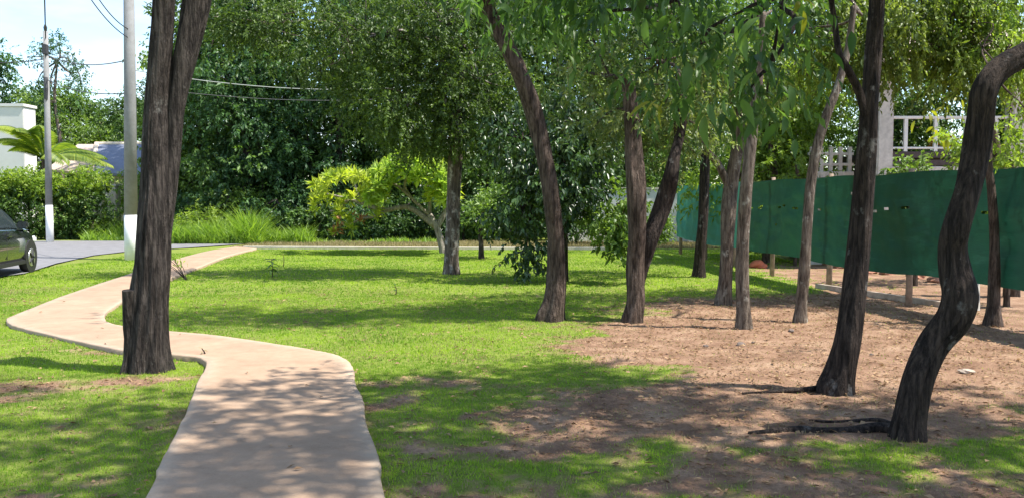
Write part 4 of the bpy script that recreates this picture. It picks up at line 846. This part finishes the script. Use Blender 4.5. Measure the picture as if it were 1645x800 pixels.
# utility poles
def pole(px, py_base, d, w0, h, wash_py, label, lean=0, hw=True):
    b0 = P(px, py_base, d); t_ = thing('utility_pole', label, 'utility pole', loc=(b0.x, d, 0)); r = w0*.5*d/F; zw = P(px, wash_py, d).z
    part('shaft', mesh('shaft', *tube([(b0.x, d, zw-.01), (b0.x+lean*.5, d, h*.5), (b0.x+lean, d, h)], [r*.97, r*.85, r*.68], 20), smooth=True), M_post, t_)
    part('whitewashed_foot', mesh('whitewashed_foot', *tube([(b0.x, d, -.1), (b0.x, d, zw*.5), (b0.x, d, zw)], [r*1.05, r*1.03, r*1.0], 20), smooth=True), M_whitewash, t_)
    return t_, b0, r
pole1, p1, r1 = pole(212, 416, 23.6, 21, 9.5, 346, 'thick grey concrete pole with whitewashed foot close behind the forked tree', .12)
pole2, p2, r2 = pole(80.5, 391, 33, 11, 7.9, 330, 'slender concrete pole with whitewashed foot in front of the hedge', .06)
zc = P(84, 78, 33).z
part('cable_box', bevel(mesh('cable_box', *box(p2.x-.0, p2.x+.16, 32.8, 33.02, zc-.25, zc+.12)), .02), M_cable, pole2)
part('bracket', mesh('bracket', *tube([(p2.x+.05, 32.9, zc-1.9), (p2.x+.1, 32.85, zc-1.5), (p2.x+.07, 32.9, zc-1.1)], .07, 10)), M_cable, pole2)
part('cap_insulator', mesh('cap_insulator', *tube([(p2.x+.06, 33, 7.85), (p2.x+.06, 33, 8.05), (p2.x+.06, 33, 8.15)], [.05, .07, .03], 10)), M_cable, pole2)
def cable(a, b_, sag, r, label, mat=M_cable, n_=30):
    a = np.array(a); b_ = np.array(b_); t_ = np.linspace(0, 1, n_)[:, None]; c = a*(1-t_)+b_*t_; c[:, 2] -= sag*4*(t_*(1-t_))[:, 0]
    return link('power_cable', mesh('power_cable', *tube(c, r, 6), smooth=True), mat, label=label, category='cable')
P1 = lambda py: np.array([p1.x+.12*P(212, py, 23.6).z/9.5, 23.6, P(212, py, 23.6).z]); P2 = lambda py: np.array([p2.x+.06*P(80, py, 33).z/7.9, 33, P(80, py, 33).z])
cable(P2(62), tuple(P(70, -60, 26)), .15, .022, 'dark service cable rising steeply from the slender pole top')
cable(P2(88), P1(96), .25, .016, 'dark cable strung between the two poles, uppermost one')
cable(P2(128), P1(150), .2, .016, 'dark cable strung between the two poles, lowest one')
cable(P2(95), tuple(P(-150, 80, 33)), .3, .016, 'dark cable running from the slender pole past the white house')
cable(P1(62), tuple(P(110, -60, 20)), .25, .014, 'thin cable looping up from the thick pole over the road')
cable(P1(48), tuple(P(125, -60, 20)), .25, .014, 'second thin cable above the looping one on the thick pole')
cable(P1(112), tuple(P(700, 135, 31)), .35, .013, 'pale cable crossing in front of the wood from the thick pole', M_cable_pale, 50)
cable(P1(138), tuple(P(700, 152, 31)), .3, .009, 'thinner dark cable crossing in front of the wood below the pale one', M_cable, 50)

# ------------------------------------------------------------------ parked car
def mk_paint():
    m, n, b, o = newmat('dark_car_paint'); b.inputs['Base Color'].default_value = (.018, .022, .022, 1); b.inputs['Roughness'].default_value = .22; b.inputs['Coat Weight'].default_value = 1; b.inputs['Coat Roughness'].default_value = .04; b.inputs['Metallic'].default_value = .3
    z = noise_node(n, 300, 2); c = ramp(n, z.outputs[0], [(.4, (.014, .018, .018)), (.7, (.03, .035, .034))]); n.links.new(c.outputs[0], b.inputs['Base Color']); return m
M_paint = mk_paint()
M_glass = plain('car_glass', (.03, .04, .045), .05, .1, 2, 0, 0, spec=.9); M_tyre = plain('tyre_rubber', (.02, .02, .02), .85, .2, 30); M_rim = plain('alloy_rim', (.55, .55, .56), .35, .08, 9, .9)
M_lamp = plain('headlamp', (.75, .76, .78), .15, .05, 9, 0, 0); M_rear = plain('tail_lamp', (.35, .015, .015), .2, .1, 9, 0, 0); M_plate = plain('number_plate', (.55, .55, .55), .5, .08, 9); M_trim = plain('black_trim', (.02, .02, .022), .6, .1)
CAR_YAW = R(101)
fr = P(49, 425, 20.2)
car = thing('parked_car', 'dark parked hatchback on the road before the hedge', 'car')
def cpart(nm, me, mat, par=None): return link(nm, me, mat, par or car)
# body: stations along x (front +), half-width, sill, waist
st = [(-2.02, .70, .42, .80), (-1.95, .80, .30, .94), (-1.6, .86, .24, .99), (-.9, .885, .22, .98), (0, .89, .22, .965), (.75, .885, .22, .95), (1.15, .87, .23, .93), (1.6, .83, .25, .86), (1.92, .74, .30, .74), (2.05, .58, .40, .62)]
prof = [(-1, 0, 0), (-1, .0, .28), (-1.0, 0, .62), (-.965, 0, .86), (-.88, 0, 1.0), (0, 0, 1.035), (.88, 0, 1.0), (.965, 0, .86), (1, 0, .62), (1, 0, .28), (1, 0, 0)]
V = []
stI = cat([s_ for s_ in st], 44)
for x_, hw_, z0, z1 in stI:
    for a_, _, c_ in prof: V.append((x_, a_*hw_*(.94 if c_ == 0 else 1), z0+(z1-z0)*c_))
k_ = len(prof); ff = [[a_*k_+q, a_*k_+q+1, (a_+1)*k_+q+1, (a_+1)*k_+q] for a_ in range(len(stI)-1) for q in range(k_-1)]+[list(range(k_)), list(range((len(stI)-1)*k_, len(stI)*k_))[::-1]]+[[a_*k_+k_-1, a_*k_, (a_+1)*k_, (a_+1)*k_+k_-1] for a_ in range(len(stI)-1)]
me = mesh('body', V, ff, smooth=True); cpart('body', me, M_paint)
gh = [(-1.93, .66, .95, .97), (-1.75, .66, .95, 1.25), (-1.45, .64, .95, 1.44), (-.8, .63, .95, 1.51), (0, .63, .94, 1.50), (.35, .64, .94, 1.44), (.75, .68, .93, 1.20), (1.18, .74, .92, .94)]
gI = cat(gh, 30); V = []
for x_, hw_, z0, z1 in gI:
    for a_, c_ in ((-1.19, 0), (-1.1, .45), (-1.0, .86), (-.9, .97), (0, 1.02), (.9, .97), (1.0, .86), (1.1, .45), (1.19, 0)): V.append((x_, a_*hw_, z0+(z1-z0)*c_))
k_ = 9; ff = [[a_*k_+q, a_*k_+q+1, (a_+1)*k_+q+1, (a_+1)*k_+q] for a_ in range(29) for q in range(8)]+[list(range(9)), list(range(29*9, 30*9))[::-1]]
cpart('roof', mesh('roof', V, ff, smooth=True), M_paint)
def gl(x_, c_, s_):   # a point on the greenhouse side, c_ up the side
    q = [np.interp(x_, gI[:, 0], gI[:, k]) for k in (1, 2, 3)]; a_ = np.interp(c_, [0, .45, .86], [1.19, 1.1, 1.0])
    return (x_, s_*(a_*q[0]+.012), q[1]+(q[2]-q[1])*c_)
def quadgrid(fn, n1, n2):
    V = [fn(a_/n1, b_/n2) for a_ in range(n1+1) for b_ in range(n2+1)]; return V, [[a_*(n2+1)+b_, a_*(n2+1)+b_+1, (a_+1)*(n2+1)+b_+1, (a_+1)*(n2+1)+b_] for a_ in range(n1) for b_ in range(n2)]
for s_ in (-1, 1):
    for xa_, xb_ in ((-1.5, -1.02), (-.95, -.22), (-.14, .72)):
        vv, ff = quadgrid(lambda a_, b_: gl(xa_+(xb_-xa_)*a_, .10+.72*b_, s_), 8, 4); cpart('window', mesh('window', vv, ff, smooth=True), M_glass)
    for xa_, xb_ in ((-.97, -.19), (-.17, .86)):
        d_ = cpart('door_seam', mesh('door_seam', *box(xa_-.006, xa_+.006, s_*.884-.006, s_*.884+.006, .34, .92)), M_trim)
        cpart('handle', bevel(mesh('handle', *box(xa_+.05, xa_+.24, s_*.893-.018, s_*.893+.018, .80, .83)), .006), M_paint)
    cpart('mirror', bevel(mesh('mirror', *box(.50, .66, s_*.96-.11, s_*.96+.11, .97, 1.12)), .03), M_paint)
    cpart('headlight', bevel(mesh('headlight', *box(1.70, 1.96, s_*.66-.13, s_*.66+.13, .62, .76)), .03), M_lamp)
    cpart('tail_light', bevel(mesh('tail_light', *box(-1.99, -1.84, s_*.72-.10, s_*.72+.10, .72, 1.0)), .03), M_rear)
    cpart('sill_trim', bevel(mesh('sill_trim', *box(-.95, .95, s_*.86-.03, s_*.86+.03, .19, .28)), .01), M_trim)
    for xw in (-1.27, 1.25):
        q = [(xw+.0, s_*.78, .31)]
        c = np.array([(xw, s_*(.69+.2*t_), .31) for t_ in (0, .08, .3, .7, .92, 1)]); tv, tf = tube(c, [.25, .30, .315, .315, .30, .25], 28); wh = cpart('wheel', mesh('wheel', tv, tf, smooth=False), M_tyre)
        ar = cpart('wheel_arch', mesh('wheel_arch', *tube(np.array([(xw, s_*(.80+.095*t_), .33) for t_ in (0, .5, 1)]), .365, 28)), M_trim)
        c = np.array([(xw, s_*(.86+.045*t_), .31) for t_ in (0, .5, 1)]); cpart('rim', mesh('rim', *tube(c, [.205, .205, .19], 24)), M_rim, wh)
        for q in range(5):
            a_ = q*2*math.pi/5; c = np.array([(xw+.03*math.cos(a_), s_*.912, .31+.03*math.sin(a_)), (xw+.18*math.cos(a_), s_*.905, .31+.18*math.sin(a_))]); cpart('spoke', mesh('spoke', *tube(c, [.03, .022], 6)), M_trim, wh)
def wsh(a_, b_):
    x_ = .42+.68*a_; q = [np.interp(x_, gI[:, 0], gI[:, k]) for k in (1, 2, 3)]; return (x_+.012, (b_*2-1)*q[0]*.86, q[1]+(q[2]-q[1])*1.01+.014-.02*abs(b_*2-1))
cpart('windscreen', mesh('windscreen', *quadgrid(wsh, 8, 6), smooth=True), M_glass)
def rsh(a_, b_):
    x_ = -1.88+.36*a_; q = [np.interp(x_, gI[:, 0], gI[:, k]) for k in (1, 2, 3)]; return (x_-.012, (b_*2-1)*q[0]*.84, q[1]+(q[2]-q[1])*1.01+.012-.02*abs(b_*2-1))
cpart('rear_window', mesh('rear_window', *quadgrid(rsh, 8, 6), smooth=True), M_glass)
cpart('number_plate', bevel(mesh('number_plate', *box(-2.035, -2.015, -.2, .2, .62, .73)), .003), M_plate)
cpart('rear_bumper', bevel(mesh('rear_bumper', *box(-2.06, -1.80, -.72, .72, .36, .54)), .05), M_trim)
cpart('front_bumper', bevel(mesh('front_bumper', *box(1.78, 2.07, -.62, .62, .33, .48)), .05), M_trim)
car.rotation_euler = (0, 0, CAR_YAW)
cx, sx = math.cos(CAR_YAW), math.sin(CAR_YAW)
tgt = Vector((P(48, 400, 20.2).x, 20.2, 0)); loc = Vector((2.0*cx-(-.62)*sx, 2.0*sx+(-.62)*cx, 0)); car.location = (tgt.x-loc.x, tgt.y-loc.y, .02)

# ------------------------------------------------------------------ seedlings, twigs and litter on the lawn
def seedling(px, py, h, n_, mat, label, spread=.10, Ls=.16):
    b0 = G(px, py); t_ = thing('seedling', label, 'seedling', loc=(b0.x, b0.y, 0))
    part('stem', mesh('stem', *tube(cat([(b0.x, b0.y, -.03), (b0.x+.02, b0.y, h*.5), (b0.x-.01, b0.y, h)], 8), np.linspace(.012, .005, 8), 7)), M_bark_brown, t_)
    lm = big_leaf(1); lm.materials.append(mat)
    for k in range(n_):
        z_ = h*(.3+.7*k/max(1, n_-1)); a_ = k*2.4; o_ = bpy.data.objects.new('leaf', lm); COL.objects.link(o_); o_.parent = t_; o_.location = (0, 0, z_); o_.rotation_euler = (rl.uniform(-.3, .3), rl.uniform(-.5, .35), a_); s_ = Ls/.25*rl.uniform(.8, 1.2); o_.scale = (s_, s_, s_)
    return t_
seedling(437, 446, .40, 14, M_leaf_forest, 'dark leafy seedling standing alone on the bright lawn', Ls=.2)
seedling(455, 428, .32, 5, M_leaf_lime, 'thin yellowish sapling just behind the dark seedling', Ls=.12)
seedling(635, 473, .16, 7, M_leaf_forest, 'tiny dark seedling in the middle of the lawn', Ls=.12)
seedling(326, 575, .10, 5, M_leaf_forest2, 'tiny weed sprouting at the path edge by the thick forked trunk', Ls=.06)
b0 = G(300, 449)
LIME = big_leaf(3); LIME.materials.append(M_leaf_lime)
sp = thing('sapling', 'bare twiggy sapling with few leaves beside the forked trunk and path', 'sapling', loc=(b0.x, b0.y, 0))
for k in range(6):
    a_ = rng.uniform(-1, 1); e = np.array([b0.x-.25+a_*.35, b0.y+rng.uniform(-.15, .15), rng.uniform(.3, .55)]); part('twig', mesh('twig', *tube(cat([(b0.x, b0.y, -.02), ((b0.x+e[0])/2, b0.y, e[2]*.6), tuple(e)], 8), np.linspace(.010, .004, 8), 6)), M_bark_dark, sp)
    for q in range(7):
        o_ = bpy.data.objects.new('leaf', LIME); COL.objects.link(o_); o_.parent = sp; o_.location = Vector(e)-Vector((b0.x, b0.y, 0))+Vector((rl.gauss(0, .11), rl.gauss(0, .08), rl.gauss(0, .09))); o_.rotation_euler = (rl.uniform(-1, 1), rl.uniform(-.5, 1), rl.uniform(0, 6)); o_.scale = (.42, .42, .42)
# shoots at the side of the forked trunk
# fallen leaves and crumbs
n_ = 22000; d = np.sqrt(rng.uniform(3.5**2, 15**2, n_)); x = rng.uniform(-.65, .66, n_)*(d+.6); ok = (x < 6.6) & (rng.random(n_) < np.clip(dirt(x, d)*1.1+.06, 0, 1)); x, d = x[ok], d[ok]; ok = ~in_path(x, d) | (rng.random(len(x)) < .05); x, d = x[ok], d[ok]; n_ = len(x)
th = rng.uniform(0, 2*np.pi, n_); zz = np.where(in_path(x, d), PT+.012, height(x, d)+.012)
me = leaf_mesh('fallen_leaves', np.c_[x, d, zz], np.c_[np.cos(th), np.sin(th), rng.uniform(-.1, .25, n_)], np.c_[rng.normal(0, .35, n_), rng.normal(0, .35, n_), np.ones(n_)], rng.uniform(.018, .07, n_), rng.uniform(.010, .032, n_), rng.random(n_), .2, .1)
link('fallen_leaves', me, M_litter, kind='stuff', label='small dead brown leaves scattered over the worn earth', category='leaf litter')
